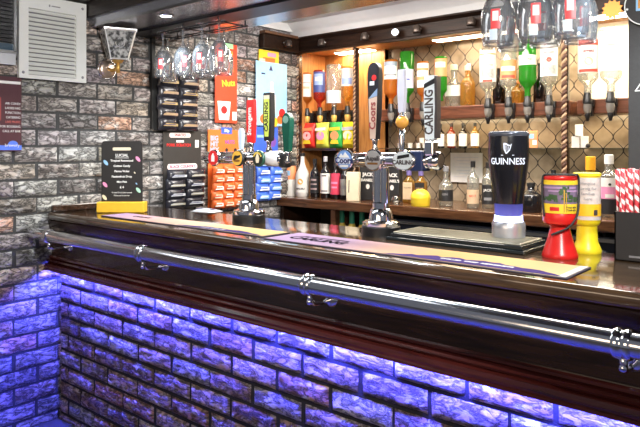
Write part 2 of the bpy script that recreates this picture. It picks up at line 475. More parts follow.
# front ceiling: dark boarding, lower than the service ceiling, and the glossy bulkhead over the bar
fc = MB(); fc.box(-0.3, 6, -1.0, 0.165, 2.33, 2.5); fc.box(-0.3, 6, 0.142, 0.165, 2.25, 2.33)
struct(fc.build('ceiling_front', wood('ceiling_boards', (0.01, 0.008, 0.008), (0.035, 0.026, 0.022), 0.45)))
bk = MB(); bk.box(0, 4.6, 0.165, 0.78, 2.2, 2.5)
struct(bk.build('trim_3', mat('bulkhead_gloss', (0.4, 0.41, 0.46), 0.24, 0.75, var=0.05)))
bt = MB(); bt.box(0, 4.6, 0.41, 0.575, 2.188, 2.2); struct(bt.build('trim_4', mat('bulkhead_batten', (0.012, 0.016, 0.024), 0.4)))
be = MB(); be.box(0, 4.6, 0.16, 0.172, 2.192, 2.206); struct(be.build('trim_5', mat('bulkhead_edge', (0.35, 0.35, 0.36), 0.25, 0.9)))

# back wall with lattice tiles, wooden panelling behind the first bay
wb = MB(); wb.box(-0.3, 4.6, 2.33, 2.5, 0, 2.5); struct(wb.build('wall_back', lattice_mat('lattice_tiles')))
pl = MB(); pl.box(2.775, 3.3, 0.62, 0.95, 0, 2.46, 0.004); pil = struct(pl.build('trim_6', mat('pillar_paint', (0.035, 0.033, 0.032), 0.75, bump=0.15)))

# ------------------------------------------------------------------ BAR COUNTER
bar = thing('bar_counter', 'long dark wood bar counter with a brick front and blue lit underside', 'bar counter', (0, 0, 0))
brick_wall('brick_front', lambda s, z, o: (s, -o, z), (0, -1, 0), 0.013, 3.9, 0, 0.87, 0.0886, 0.743, 0.265, (0.1, 0.229), palF, BRICK_F, MORTARF, parent=bar, seed=11, rough=0.007, depth=0.015, gap=0.014)
w = MB(); w.box(0.014, 3.9, -0.082, 0.505, 1.105, 1.15, 0.016, 4); w.build('worktop', wood('bar_top', (0.03, 0.017, 0.009), (0.10, 0.055, 0.027), 0.13, scale=(1.5, 18, 18), coat=0.8, bump=0.02), bar, angle=35)
w = MB(); w.box(0.014, 3.9, -0.055, 0.0, 0.88, 1.11); w.extrude_x([(-0.055, 1.105), (-0.055, 1.06), (-0.062, 1.055), (-0.072, 1.07), (-0.078, 1.105)], 0.014, 3.9); w.build('fascia', BARWOOD, bar)
w = MB(); w.extrude_x([(0.0, 0.913), (-0.06, 0.913), (-0.068, 0.9081), (-0.068, 0.8996), (-0.062, 0.8953), (-0.078, 0.8925), (-0.086, 0.8868), (-0.082, 0.8804), (-0.074, 0.8776), (-0.09, 0.8712), (-0.099, 0.8599), (-0.098, 0.8513), (-0.104, 0.8478), (-0.104, 0.84), (-0.085, 0.84), (-0.085, 0.8599), (0.0, 0.8599)], 0.014, 3.9)
w.build('moulding', MAHOG, bar)
w = MB(); w.box(0.016, 3.9, -0.064, -0.052, 0.852, 0.8595)
w.build('light_strip', emitter('led_strip', (0.058, 0.068, 1.0), 850.0), bar, label='glowing blue light strip under the bar edge')
w = MB(); w.box(0.012, 0.04, -0.06, 0.50, 1.15, 1.187, 0.006); w.build('upstand', DARKWOOD, bar)
w = MB(); w.box(0.014, 3.9, 0.42, 0.5, 0.0, 1.105); w.build('back_panel', MATTBLACK, bar)

rail = thing('bar_rail', 'long chrome hand rail along the front of the bar', 'rail', (0, -0.17, 1.048))
w = MB(); w.lathe([(0.0295, 0.0), (0.0295, 3.9)], 32, axis='x'); w.build('tube', RAILCHROME, rail, smooth=True)
for x in (0.217, 1.05, 2.0, 2.963):
    w = MB(); w.lathe([(0.0295, -0.02), (0.034, -0.02), (0.0365, -0.016), (0.0365, -0.006), (0.034, -0.003), (0.034, 0.003), (0.0365, 0.006), (0.0365, 0.016), (0.034, 0.02), (0.0295, 0.02)], 28, axis='x')
    c = w.build('collar', CHROME, rail, (x, 0, 0), angle=40)
    w = MB(); w.tube([(0, 0, -0.03), (0, 0.004, -0.052), (0, 0.02, -0.066), (0, 0.05, -0.07), (0, 0.105, -0.07)], [0.009, 0.009, 0.008, 0.008, 0.008], 12)
    w.ball((0, 0.0, -0.056), 0.011, 12, 8)
    w.build('bracket_arm', CHROME, c, smooth=True)
    w = MB(); w.lathe([(0.0, 0.012), (0.016, 0.011), (0.024, 0.006), (0.027, 0.0)], 24, axis='y', c=(0, 0.115, -0.07))
    w.build('wall_rosette', CHROME, c, smooth=True)

# ------------------------------------------------------------------ BACK BAR
ZC = 1.125
bc = thing('back_counter', 'brown wooden back counter under the bottles behind the bar', 'counter', (0, 0, 0))
w = MB(); w.box(0.01, 3.3, 1.71, 2.33, 1.06, ZC, 0.008); w.build('worktop', wood('counter_wood', (0.05, 0.02, 0.01), (0.15, 0.065, 0.028), 0.22, coat=0.3), bc)
w = MB(); w.box(0.01, 3.3, 2.2, 2.33, 0, 1.06); w.build('back_board', MATTBLACK, bc)
w = MB(); w.box(0.01, 0.04, 1.76, 2.2, 0, 1.06); w.build('side_panel', DARKWOOD, bc)
xa = at(333, 215, 1.74).x
w = MB(); w.box(xa - 0.02, xa + 0.02, 1.74, 2.2, 0, 1.06); w.build('divider', BROWNWOOD, bc)
xb = at(392, 215, 1.74).x
w = MB(); w.box(xb, 3.3, 1.76, 2.2, 0, 1.03); w.build('cupboard_front', mat('cupboard_dark', (0.012, 0.016, 0.028), 0.35), bc)
w = MB(); w.box(xb, 2.5, 1.735, 1.76, 1.005, 1.022); w.build('edge_strip', STEEL, bc, label='steel edge strip')
w = MB(); w.box(0.04, xb, 1.76, 2.2, 0.70, 0.72); w.build('shelf', DARKWOOD, bc)

cn = thing('back_bar_canopy', 'dark wood canopy beam over the back bar shelves', 'canopy', (0, 0, 0))
w = MB(); w.extrude_x([(1.94, 2.24), (1.915, 2.24), (1.915, 2.255), (1.925, 2.262), (1.925, 2.335), (1.91, 2.345), (1.895, 2.355), (1.895, 2.372), (1.94, 2.372)], 0.0, 4.0); w.build('fascia', wood('canopy_wood', (0.008, 0.004, 0.003), (0.03, 0.014, 0.008), 0.4, coat=0.0), cn)
MATS['canopy_wood'].node_tree.nodes['Principled BSDF'].inputs['Specular IOR Level'].default_value = 0.15
w = MB(); w.box(0.0, 4.0, 1.94, 2.33, 2.262, 2.285); w.build('soffit', wood('soffit_wood', (0.42, 0.19, 0.06), (0.62, 0.33, 0.13), 0.45), cn)
w = MB(); w.box(0.012, 0.06, 1.53, 1.915, 2.245, 2.35, 0.004); w.build('side_return', MATS['canopy_wood'], cn)
w = MB(); w.box(0.012, 0.075, 1.53, 1.895, 2.35, 2.372, 0.003); w.build('side_cornice', BROWNWOOD, cn)

for i, (u, v, nm) in enumerate(((283, 49, 'on the short return along the brick wall'), (325, 43, 'on the beam above the bag shelf'), (368, 38, 'on the beam above the honey wood panel'), (420, 29, 'on the beam above the glass shelf bottles'), (474, 22, 'on the beam left of the hanging goblets'))):
    if i == 0: p = Vector((0.06, at(283, 49, 1.75).y, 2.30)); t = thing('spotlight', 'small dark spotlight ' + nm, 'spotlight', p, radians(90), 'small spotlights on the canopy beam')
    else: p = at(u, v, 1.925); p.z = 2.30; t = thing('spotlight', 'small dark spotlight ' + nm, 'spotlight', p, 0, 'small spotlights on the canopy beam')
    w = MB(); w.lathe([(0.0, 0.0), (0.02, 0.0), (0.02, 0.012), (0.012, 0.014), (0.012, 0.03)], 16, axis='y'); w.build('base', DARKWOOD, t, smooth=True)
    w = MB(); w.lathe([(0.018, 0.02), (0.024, 0.012), (0.028, -0.02), (0.028, -0.03), (0.024, -0.03), (0.0, -0.02)], 18, c=(0, -0.042, 0)); w.build('lamp_head', mat('spot_bronze', (0.08, 0.06, 0.05), 0.3, 0.6), t, smooth=True)

p = at(397, 34, 1.925); p.z = 2.292
t = thing('spotlight', 'lit blue white spotlight on the canopy beam', 'spotlight', p, radians(20), 'small spotlights on the canopy beam')
w = MB(); w.lathe([(0.0, 0.0), (0.02, 0.0), (0.02, 0.012), (0.012, 0.014), (0.012, 0.03)], 16, axis='y'); w.build('base', DARKWOOD, t, smooth=True)
w = MB(); w.lathe([(0.0, 0.02), (0.022, 0.022), (0.026, 0.035), (0.03, 0.06), (0.026, 0.06), (0.0, 0.05)], 18, axis='y'); w.build('lamp_head', MATS['spot_bronze'], t, smooth=True)
w = MB(); w.lathe([(0.0, 0.0605), (0.022, 0.0605)], 18, axis='y'); w.build('bulb', emitter('cool_spot', (0.7, 0.85, 1.0), 6), t)
# posts with rope trim
def rope_post(u, label, s=1.0, zt=2.24, zb=ZC):
    p = at(u, 100, 1.965); t = thing('rope_post', label, 'post', (p.x, 1.965, zb))
    w = MB(); w.box(-0.016 * s, 0.016 * s, 0.0, 0.03, 0, zt - zb); w.build('post', DARKWOOD, t)
    H = zt - zb - 0.002
    for ph, m in ((0, mat('rope_cream', (0.36, 0.23, 0.14), 0.6)), (pi, mat('rope_brown', (0.07, 0.025, 0.014), 0.6))):
        pts = [(0.0075 * s * cos(ph + z * H * 2 * pi / (0.052 * s)), -0.015 + 0.0075 * s * sin(ph + z * H * 2 * pi / (0.052 * s)), 0.001 + z * H) for z in [i / (200 / s) for i in range(int(200 / s) + 1)]]
        w = MB(); w.tube(pts, 0.0092 * s, 8); w.build('strand', m, t, smooth=True)
    return t
rope_post(298.5, 'twisted rope trimmed post against the brick wall', 0.6)
rope_post(355.5, 'twisted rope trimmed post left of the honey wood panel', 0.6)
rope_post(565, 'twisted brown and cream rope post left of the bright bottles')
# wood column
x0, x1 = at(359, 0, 2.28).x, at(385, 0, 2.28).x
w = MB(); w.box(x0, (x0 + x1) / 2 - 0.002, 2.28, 2.33, ZC, 2.262, 0.003); w.box((x0 + x1) / 2 + 0.002, x1, 2.28, 2.33, ZC, 2.262, 0.003); w.box(x0, x1, 2.285, 2.33, ZC, 2.262)
tag(w.build('wood_panel', ORWOOD), 'tall honey coloured wood panel right of the first rope post bay', 'panel')
# first bay: panelling, shelf
w = MB(); w.box(0.015, x0, 2.28, 2.33, ZC, 2.262); tag(w.build('bay_panel', ORWOOD), 'honey wood back panel behind the upturned bottles at left', 'panel')
w = MB(); w.box(0.015, x0, 1.99, 2.28, 1.478, 1.50, 0.003); tag(w.build('bag_shelf', DARKWOOD), 'dark shelf holding the snack bags', 'shelf')
w = MB(); w.box(0.015, x0, 2.24, 2.28, ZC, 1.478); tag(w.build('recess_board', MATTBLACK), 'black board behind the counter bottles at left', 'panel')
w = MB(); w.box(0.015, x0, 2.12, 2.28, 1.66, 1.80, 0.004); tag(w.build('bottle_shelf', DARKWOOD), 'dark optic rail above the snack bags', 'shelf')
w = MB(); w.box(0.015, 0.021, 2.0, 2.28, ZC, 2.262); tag(w.build('side_board', ORWOOD), 'honey wood side board of the left bay against the brick wall', 'panel')
# second and third bay shelves
x2, x3 = x1 + 0.005, at(565, 0, 1.965).x
w = MB(); w.box(x2, x3 - 0.02, 2.11, 2.33, 1.70, 1.786, 0.006); tag(w.build('bottle_shelf', wood('shelf_red', (0.07, 0.022, 0.01), (0.2, 0.07, 0.035), 0.3)), 'reddish wood shelf under the middle bottles', 'shelf')
w = MB(); w.box(x3 + 0.02, 3.2, 2.11, 2.33, 1.70, 1.786, 0.006); tag(w.build('bottle_shelf', MATS['shelf_red']), 'brown wood shelf under the bright bottles right of the rope post', 'shelf')
GSH = glass('shelf_glass', (0.86, 0.92, 0.9), (0.25, 0.36, 0.33), gl=0.3)
w = MB(); w.box(x2, x3 - 0.02, 2.14, 2.33, 1.494, 1.50); tag(w.build('glass_shelf', GSH), 'glass shelf with miniature bottles left of the rope post', 'shelf')
w = MB(); w.box(x3 + 0.02, 3.2, 2.14, 2.33, 1.494, 1.50); tag(w.build('glass_shelf', GSH), 'glass shelf with white boxes right of the rope post', 'shelf')
# pale backing of the third bay
w = MB(); w.box(x3 + 0.02, 3.2, 2.315, 2.33, 1.786, 2.262); tag(w.build('bay_panel', mat('pale_panel', (0.8, 0.76, 0.66), 0.6)), 'pale panel behind the bright bottles at right', 'panel')

# lamps in the canopy (visible glowing fittings)
def strip_lamp(xa, xb, y0, y1, col, st, label):
    t = thing('strip_light', label, 'light', ((xa + xb) / 2, (y0 + y1) / 2, 2.262), group='canopy lights')
    hx, hy = (xb - xa) / 2, (y1 - y0) / 2
    w = MB(); w.box(-hx, hx, -hy, hy, -0.008, 0.0); w.build('housing', WHITE, t)
    w = MB(); w.box(-hx + 0.008, hx - 0.008, -hy + 0.006, hy - 0.006, -0.0115, -0.0085); w.build('diffuser', emitter('warm_%d' % int(st * 10), col, st), t)
WARM = (1.0, 0.78, 0.5)
strip_lamp(0.22, 0.57, 2.15, 2.25, WARM, 70, 'glowing strip light in the canopy over the left bottle bay')
strip_lamp(1.12, 2.05, 2.12, 2.22, WARM, 26, 'long glowing strip light in the canopy over the middle bottles')
strip_lamp(2.15, 2.9, 2.02, 2.14, (1.0, 0.84, 0.6), 85, 'glowing strip light in the canopy over the right bottles')

def downlight(x, y, label, st=160):
    t = thing('downlight', label, 'light', (x, y, 2.2), group='downlights in the bulkhead')
    w = MB(); w.lathe([(0.03, 0.0), (0.042, 0.0), (0.042, -0.005), (0.036, -0.008), (0.03, -0.004)], 24); w.build('bezel', CHROME, t, smooth=True)
    w = MB(); w.lathe([(0.0, -0.002), (0.03, -0.002)], 24); w.build('bulb', emitter('cool_lamp', (0.75, 0.9, 1.0), st), t)
    L = bpy.data.lights.new('downlight_beam', 'SPOT'); L.energy = 45; L.color = (0.82, 0.92, 1.0); L.spot_size = radians(120); L.spot_blend = 0.7; L.shadow_soft_size = 0.03
    o = bpy.data.objects.new('downlight_beam', L); COL.objects.link(o); o.location = (x, y, 2.185)
downlight(0.606, 0.268, 'glowing blue white downlight near the brick wall')
for x in (1.75, 2.95): downlight(x, 0.268, 'glowing blue white downlight in the bulkhead over the bar taps')
# ------------------------------------------------------------------ WALL THINGS ON THE LEFT
def onwall(u, v, out=0.02):
    p = wl(u, v); return Vector((out, p.y, p.z))
LWALL = radians(90)      # a thing turned so that its front (-y) looks along +x; its local x runs along +y
XOUT = 0.02
# white vent cover
a, b = wl(15.5, 78), wl(82.5, 6)
cx, cz = (a.y + b.y) / 2, (a.z + b.z) / 2; hw, hh = (b.y - a.y) / 2, (2.318 - a.z) / 2; cz = a.z + hh
t = thing('vent_cover', 'square white louvred vent cover on the brick wall', 'vent', (XOUT, cx, cz), LWALL)
VW = mat('vent_white', (0.74, 0.75, 0.72), 0.35, var=0.02)
g0, g1 = wl(25, 75), wl(72.5, 20)
gx0, gx1 = g0.y - cx, g1.y - cx; gz0, gz1 = g0.z - cz + 0.0, g1.z - cz + 0.02
w = MB()
for (p, q, r, s) in ((-hw, gx0, -hh, hh), (gx1, hw, -hh, hh), (gx0, gx1, gz1, hh), (gx0, gx1, -hh, gz0)): w.box(p, q, -0.022, 0.0, r, s)
w.build('frame', VW, t)
w = MB()
n = 15
for i in range(n):
    z = gz0 + (gz1 - gz0) * (i + 0.5) / n; d = (gz1 - gz0) / n
    w.prism([(0.0, d * 0.35), (-0.019, -d * 0.42), (-0.021, -d * 0.36), (-0.002, d * 0.45)], gx0, gx1, (0, 0, z), (0, 1, 0), (0, 0, 1), (1, 0, 0))
w.build('louvres', VW, t)
w = MB(); w.box(gx0, gx1, -0.002, 0.001, gz0, gz1); w.build('backing', GREY, t)
for sx, sz in ((-1, -1), (1, -1), (-1, 1), (1, 1)):
    w = MB(); w.lathe([(0.0, 0.003), (0.007, 0.002), (0.008, 0.0)], 12, axis='y', c=(sx * (hw - 0.022), -0.022, sz * (hh - 0.03)))
    w.build('screw', GREY, t, smooth=True)
quad('badge', (0.01, -0.022, hh - 0.045), (1, 0, 0), (0, 0, 1), (0, -1, 0), 0.05, 0.006, GREY, t)
quad('badge_dot', (-0.025, -0.022, hh - 0.045), (1, 0, 0), (0, 0, 1), (0, -1, 0), 0.008, 0.012, GREY, t)

# dark louvred unit at the picture's left edge
a, b = wl(11.5, 66), wl(-60, 66); zt = 2.318
t = thing('wall_vent', 'black louvred vent unit in a silver frame left of the white vent cover', 'vent', (XOUT, (a.y + b.y) / 2, a.z), LWALL)
hw = (a.y - b.y) / 2; H = zt - a.z; zz = wl(11, 53).z - a.z
w = MB(); w.box(-hw, hw, -0.03, 0, 0, zz - 0.01); w.build('lower_plate', mat('plate_grey', (0.5, 0.52, 0.55), 0.35), t)
w = MB(); w.box(-hw, -hw + 0.012, -0.04, 0, zz, H); w.box(hw - 0.012, hw, -0.04, 0, zz, H); w.box(-hw, hw, -0.04, 0, zz - 0.01, zz + 0.005); w.build('frame', STEEL, t)
w = MB(); w.box(-hw, hw, -0.008, 0, zz, H)
for i in range(14):
    z = zz + 0.05 + i * 0.02; w.box(-hw + 0.012, hw - 0.012, -0.026, -0.006, z, z + 0.008)
w.build('louvres', BLACK, t)
w = MB(); w.box(-hw + 0.012, hw - 0.012, -0.03, -0.006, zz + 0.006, zz + 0.04); w.build('glossy_strip', mat('dark_teal', (0.02, 0.05, 0.08), 0.15), t)

# maroon poster
a, b = wl(19.5, 151), wl(-40, 78)
t = thing('poster', 'maroon poster with white lines of print and a blue foot band', 'poster', (XOUT, (a.y + b.y) / 2, a.z), LWALL)
hw = (a.y - b.y) / 2; H = wl(19.5, 78).z - a.z
w = MB(); w.box(-hw, hw, -0.004, 0, 0, H); w.build('sheet', mat('maroon', (0.075, 0.022, 0.03), 0.4), t)
w = MB(); w.box(-hw, hw, -0.0055, -0.004, 0.005, 0.03)
w.prism(circle(0.022, 20, sx=1.2), 0.0055, 0.007, (hw - 0.045, 0, 0.032)); w.build('foot_band', mat('band_blue', (0.1, 0.2, 0.75), 0.4), t)
text('brewery', 0.022, (hw - 0.05, -0.008, 0.03), (1, 0, 0), (0, 0, 1), WHITE, t)
quad('headline', (hw - 0.09, -0.004, H - 0.03), (1, 0, 0), (0, 0, 1), (0, -1, 0), 0.17, 0.014, WHITE, t)
quad('picture', (hw - 0.15, -0.004, H - 0.17), (1, 0, 0), (0, 0, 1), (0, -1, 0), 0.09, 0.12, mat('poster_red', (0.35, 0.06, 0.05), 0.5), t)
for i, s in enumerate(('AIR CONDI', 'LADIES NIG', 'FUNCTION', 'CATERING', 'LIVE MUSIC', 'FOR BOOKING', 'CALL AT BAR')):
    text(s, 0.017, (hw - 0.006, -0.005, H - 0.14 - i * 0.024), (1, 0, 0), (0, 0, 1), mat('print_red', (0.7, 0.15, 0.12), 0.5) if i == 4 else WHITE, t, align='RIGHT', sx=0.9)

# lantern
p = onwall(108, 70)
t = thing('wall_lantern', 'silver framed glass lantern on a round brass wall plate', 'wall lamp', (0.02, p.y - 0.02, p.z))
w = MB(); w.lathe([(0.0, 0.02), (0.04, 0.018), (0.052, 0.012), (0.055, 0.0)], 28, axis='x'); 
for v in w.bm.verts: pass
w.build('wall_plate', mat('aged_brass', (0.62, 0.5, 0.42), 0.28, 0.9), t, smooth=True)
w = MB(); w.lathe([(0.052, 0.004), (0.058, 0.007), (0.062, 0.004), (0.062, 0.0)], 28, axis='x'); w.build('plate_rim', CHROME, t, smooth=True)
w = MB(); w.tube([(0.02, 0, 0.0), (0.05, 0, -0.012), (0.085, 0, -0.01), (0.11, 0, 0.005), (0.12, 0, 0.025)], 0.009, 10)
w.tube([(0.12, 0, -0.03), (0.12, 0, 0.03)], 0.011, 12); w.lathe([(0.0, 0.024), (0.02, 0.026), (0.03, 0.036), (0.034, 0.044), (0.0, 0.046)], 16, c=(0.12, 0, 0)); w.build('arm', GOLD, t, smooth=True)
lz0, lz1 = 0.046, 0.205
A, B = 0.048, 0.085
def sq(h, z, o=(0.12, 0)): return [(o[0] + h * cos(pi / 4 + i * pi / 2 - TH + 0.32) * 1.41, o[1] + h * sin(pi / 4 + i * pi / 2 - TH + 0.32) * 1.41, z) for i in range(4)]
w = MB(); lo, hi = sq(A, lz0), sq(B, lz1)
vs_ = [w.bm.verts.new(p) for p in lo + hi]
for i in range(4): w.bm.faces.new((vs_[i], vs_[(i + 1) % 4], vs_[4 + (i + 1) % 4], vs_[4 + i]))
w.build('glass_panes', glass('lantern_glass', (0.72, 0.74, 0.74), (0.4, 0.42, 0.44), gl=0.9, rough=0.12, alpha=0.65, body=(0.9, 0.92, 0.92)), t)
nt = MATS['lantern_glass'].node_tree
tx = nt.nodes.new('ShaderNodeTexNoise'); tx.inputs['Scale'].default_value = 38; tx.inputs['Detail'].default_value = 3
tcn = nt.nodes.new('ShaderNodeTexCoord'); nt.links.new(tcn.outputs['Object'], tx.inputs['Vector'])
rp = nt.nodes.new('ShaderNodeValToRGB'); rp.color_ramp.elements[0].position = 0.42; rp.color_ramp.elements[1].position = 0.6
rp.color_ramp.elements[0].color = (0.12, 0.12, 0.12, 1); rp.color_ramp.elements[1].color = (0.98, 0.98, 0.97, 1); nt.links.new(tx.outputs['Fac'], rp.inputs['Fac'])
for q in nt.nodes:
    if q.type in ('BSDF_DIFFUSE', 'BSDF_TRANSLUCENT'): nt.links.new(rp.outputs['Color'], q.inputs['Color'])
w = MB()
for i in range(4):
    j = (i + 1) % 4
    w.tube([lo[i], hi[i]], 0.0045, 8); w.tube([lo[i], lo[j]], 0.005, 8); w.tube([hi[i], hi[j]], 0.006, 8)
    m1 = Vector(lo[i]).lerp(Vector(lo[j]), .5); m2 = Vector(hi[i]).lerp(Vector(hi[j]), .5); c_ = m1.lerp(m2, .55)
    w.tube([c_ + Vector((0, 0, 0.025 * sin(k / 12 * 2 * pi))) + (Vector(hi[j]) - Vector(hi[i])).normalized() * 0.025 * cos(k / 12 * 2 * pi) for k in range(12)], 0.002, 6, closed=True)
w.build('frame', mat('lantern_silver', (0.75, 0.75, 0.74), 0.3, 0.7), t)
w = MB(); pa = sq(B * 1.07, lz1 + 0.003); pb = sq(B * 1.07, lz1 + 0.010); q = [w.bm.verts.new(p) for p in pa + pb]
w.bm.faces.new(q[:4][::-1]); w.bm.faces.new(q[4:])
for i in range(4): w.bm.faces.new((q[i], q[(i + 1) % 4], q[4 + (i + 1) % 4], q[4 + i]))
w.build('cap', MATS['lantern_silver'], t)
w = MB(); w.lathe([(0.0, 0.05), (0.012, 0.05), (0.012, 0.075), (0.022, 0.1), (0.026, 0.12), (0.02, 0.145), (0.0, 0.155)], 16, c=(0.12, 0, 0)); w.build('bulb', mat('bulb_white', (0.85, 0.84, 0.8), 0.2), t, smooth=True)

# dark trunking
a = wl(150.5, 120)
w = MB(); w.box(0.012, 0.035, a.y - 0.012, a.y + 0.012, 1.62, 2.2); tag(w.build('cable_trunking', MATTBLACK), 'narrow black cable trunking running up the brick wall', 'trunking')

# chalk style menu board
p = Vector((0.326, 0.185, 1.15))
t = thing('menu_board', 'black drinks menu board in a yellow stand on the bar', 'menu board', p, radians(40))
D = 3.42; s = D / F
w = MB(); w.box(-23.5 * s, 23.5 * s, -0.035, 0.035, 0, 10.5 * s, 0.004); w.build('stand', mat('stand_yellow', (0.80, 0.48, 0.03), 0.4), t)
bw, bz0, bz1 = 20.5 * s, 10 * s, 71 * s
w = MB(); rr = 0.02
poly = []
for (qx, qz, a0) in ((bw - rr, bz1 - rr, 0), (-bw + rr, bz1 - rr, pi / 2)):
    poly += [(qx + rr * cos(a0 + k * pi / 12), qz + rr * sin(a0 + k * pi / 12)) for k in range(7)]
poly += [(-bw, bz0), (bw, bz0)]
w.prism(poly, 0, 0.008, (0, 0.004, 0)); w.build('board', mat('board_black', (0.012, 0.012, 0.013), 0.45), t)
w = MB(); w.prism([(x + (0.042 if x > 0 else -0.042), z) for x, z in circle(0.0085, 20)], 0.004, 0.0048, (0, 0, bz1 - 0.043)); w.build('handle_slot', CREAM, t)
CH = mat('chalk_white', (0.85, 0.85, 0.82), 0.7)
for i, (q, sz) in enumerate((('LUCIAL', 0.021), ('Tropical Rosewood', 0.0155), ('Cotton Candy', 0.0155), ('Parma Violet', 0.0155), ('Passionfruit Drop', 0.0155), ('Mint Pink', 0.0145), ('£ 4', 0.017))):
    text(q, sz, (0, -0.0045, bz1 - 0.078 - i * 0.029), (1, 0, 0), (0, 0, 1), CH, t, bold=0.0004)
quad('underline', (0, -0.004, bz1 - 0.092), (1, 0, 0), (0, 0, 1), (0, -1, 0), 0.075, 0.0025, CH, t)
for i in range(2): text(('Frozen Drops also served', 'Please ask at the bar')[i], 0.0105, (0, -0.0045, bz0 + 0.052 - i * 0.016), (1, 0, 0), (0, 0, 1), CH, t)
for (x, z, m) in ((-0.088, 0.27, PALEBLUE), (0.088, 0.29, PINK), (-0.092, 0.15, PINK), (0.09, 0.12, mat('mint', (0.4, 0.75, 0.55), 0.5)), (0.07, 0.215, CREAM), (-0.095, 0.08, CREAM), (0.08, 0.155, PALEBLUE)):
    r_ = 0.011 if abs(x) > 0.085 else 0.004
    w = MB(); w.prism([(a_ * cos(.7) - b_ * sin(.7), a_ * sin(.7) + b_ * cos(.7)) for a_, b_ in circle(r_, 12, sy=1.6, sx=0.8)], 0.004, 0.0046, (x, 0, z)); w.build('doodle', m, t)

# ------------------------------------------------------------------ SNACK CARDS
def card(name, label, u0, u1, vt, vb, m, out=0.03, uref=None):
    a, b = wl(u0, vb), wl(u1, vb); uc = (u0 + u1) / 2
    zt, zb = wl(uc, vt).z, wl(uc, vb).z
    t = thing(name, label, 'snack card', (out, (a.y + b.y) / 2, zb), LWALL)
    hw = (b.y - a.y) / 2
    w = MB(); w.box(-hw, hw, -0.002, 0.001, 0, zt - zb, 0.0006, 1); w.build('sheet', m, t)
    return t, hw, zt - zb
def q2(t, name, x, z, w_, h_, m, off=0.0022, rz=0):
    return quad(name, (x, 0, z), (cos(rz), 0, sin(rz)), (-sin(rz), 0, cos(rz)), (0, -1, 0), w_, h_, m, t, off=off)

SEED = [0]
def packet_grid(t, hw, H, cols, rows, z0, z1, mats, pname, lab, group, w_=None, gapx=0.0):
    base = t.location
    proto = {}
    for r_ in range(rows):
        for c_ in range(cols):
            SEED[0] += 1
            ww = (2 * hw - gapx) / cols * 1.02; hh_ = (z1 - z0) / rows * 1.25
            x = -hw + gapx / 2 + (c_ + 0.5) * (2 * hw - gapx) / cols + random.uniform(-.006, .006)
            z = z1 - (r_ + 1) * (z1 - z0) / rows
            m = mats[(r_ + c_) % len(mats)]
            rows_n = ['top', 'second', 'third', 'fourth', 'fifth', 'sixth'][r_]
            cols_n = {2: ['left', 'right'], 3: ['left', 'middle', 'right'], 1: ['only']}[cols][c_]
            yl = base.y + x                                   # local x -> +y
            o = thing('snack_packet', '%s, %s row %s' % (lab, rows_n, cols_n), 'snack packet', (base.x + 0.004 + 0.003 * (rows - r_), yl, base.z + z), LWALL + random.uniform(-.07, .07), group)
            link('bag', pillow_mesh(ww, hh_, 0.05, 8, 7, 0.1, SEED[0]), m[0], o)
            w = MB(); sx, sz = ww * 0.36, hh_ * (0.11 if lab.startswith('black') else 0.19)
            # label panel follows the puffed front
            w.prism([(-sx, -sz), (sx, -sz), (sx, sz * 0.7), (-sx * 0.6, sz)], 0.0515, 0.0525, (0, 0, hh_ * 0.44)); w.build('label_panel', m[1], o)
            w = MB(); w.prism([(-sx * 0.9, -sz * 0.3), (sx * 0.7, -sz * 0.25), (sx * 0.7, sz * 0.25), (-sx * 0.9, sz * 0.2)], 0.0526, 0.053, (0, 0, hh_ * 0.44)); w.build('print', m[2], o)
NUTBLACK = mat('packet_black', (0.02, 0.02, 0.028), 0.25, var=0.15)
NUTGOLD = mat('packet_gold', (0.36, 0.26, 0.12), 0.4, 0.2)
SILVER = mat('packet_silver', (0.6, 0.62, 0.66), 0.35, 0.3)
NAVY = mat('navy', (0.02, 0.03, 0.12), 0.35)
t, hw, H = card('snack_card', 'black nut card hanging behind the upturned glasses', 151, 192, 72, 131, MATTBLACK)
packet_grid(t, hw, H, 2, 5, 0.0, H * 0.88, [(NUTBLACK, NUTGOLD, NAVY), (NUTBLACK, mat('packet_tan', (0.3, 0.2, 0.14), 0.4), NUTGOLD)], 'nut', 'black gold nut packet on card behind upturned glasses', 'nut packets behind the glasses')

DK = mat('card_brown', (0.03, 0.026, 0.024), 0.5)
t, hw, H = card('snack_card', 'black snack card with white and red print above black packets', 160, 198, 130, 206, DK)
w = MB(); w.prism([(x + (0.07 if x > 0 else -0.07), z) for x, z in circle(0.016, 16)], 0.0022, 0.003, (-0.02, 0, H - 0.035)); w.build('name_panel', mat('pinkwhite', (0.85, 0.7, 0.68), 0.5), t)
text('SNACKS', 0.024, (-0.02, -0.0035, H - 0.035), (1, 0, 0), (0, 0, 1), mat('print_brown', (0.3, 0.05, 0.05), 0.5), t, bold=0.0006)
text('PORK SCRATCH', 0.026, (-0.03, -0.003, H - 0.10), (1, 0, 0), (0, 0, 1), RED, t, bold=0.001)
w = MB(); w.prism([(x + (0.1 if x > 0 else -0.1), z) for x, z in circle(0.02, 16)], 0.0022, 0.003, (-0.0, 0, H - 0.24)); w.build('name_panel', MATS['pinkwhite'], t)
text('BLACK COUNTRY', 0.026, (0, -0.0035, H - 0.24), (1, 0, 0), (0, 0, 1), mat('print_plum', (0.25, 0.03, 0.12), 0.5), t, bold=0.0008, sx=0.95)
text('Snacks', 0.026, (0, -0.003, H - 0.275), (1, 0, 0), (0, 0, 1), WHITE, t, bold=0.0008)
q2(t, 'white_figure', hw - 0.035, H - 0.09, 0.03, 0.05, WHITE); q2(t, 'price_star', -0.02, H - 0.075, 0.06, 0.014, WHITE)
packet_grid(t, hw, H, 2, 4, -0.01, H * 0.46, [(NUTBLACK, SILVER, NAVY), (NUTBLACK, mat('packet_olive', (0.28, 0.26, 0.2), 0.4), SILVER)], 'scratch', 'black and silver packet on the black card with white and red print', 'black packets on the printed black card')

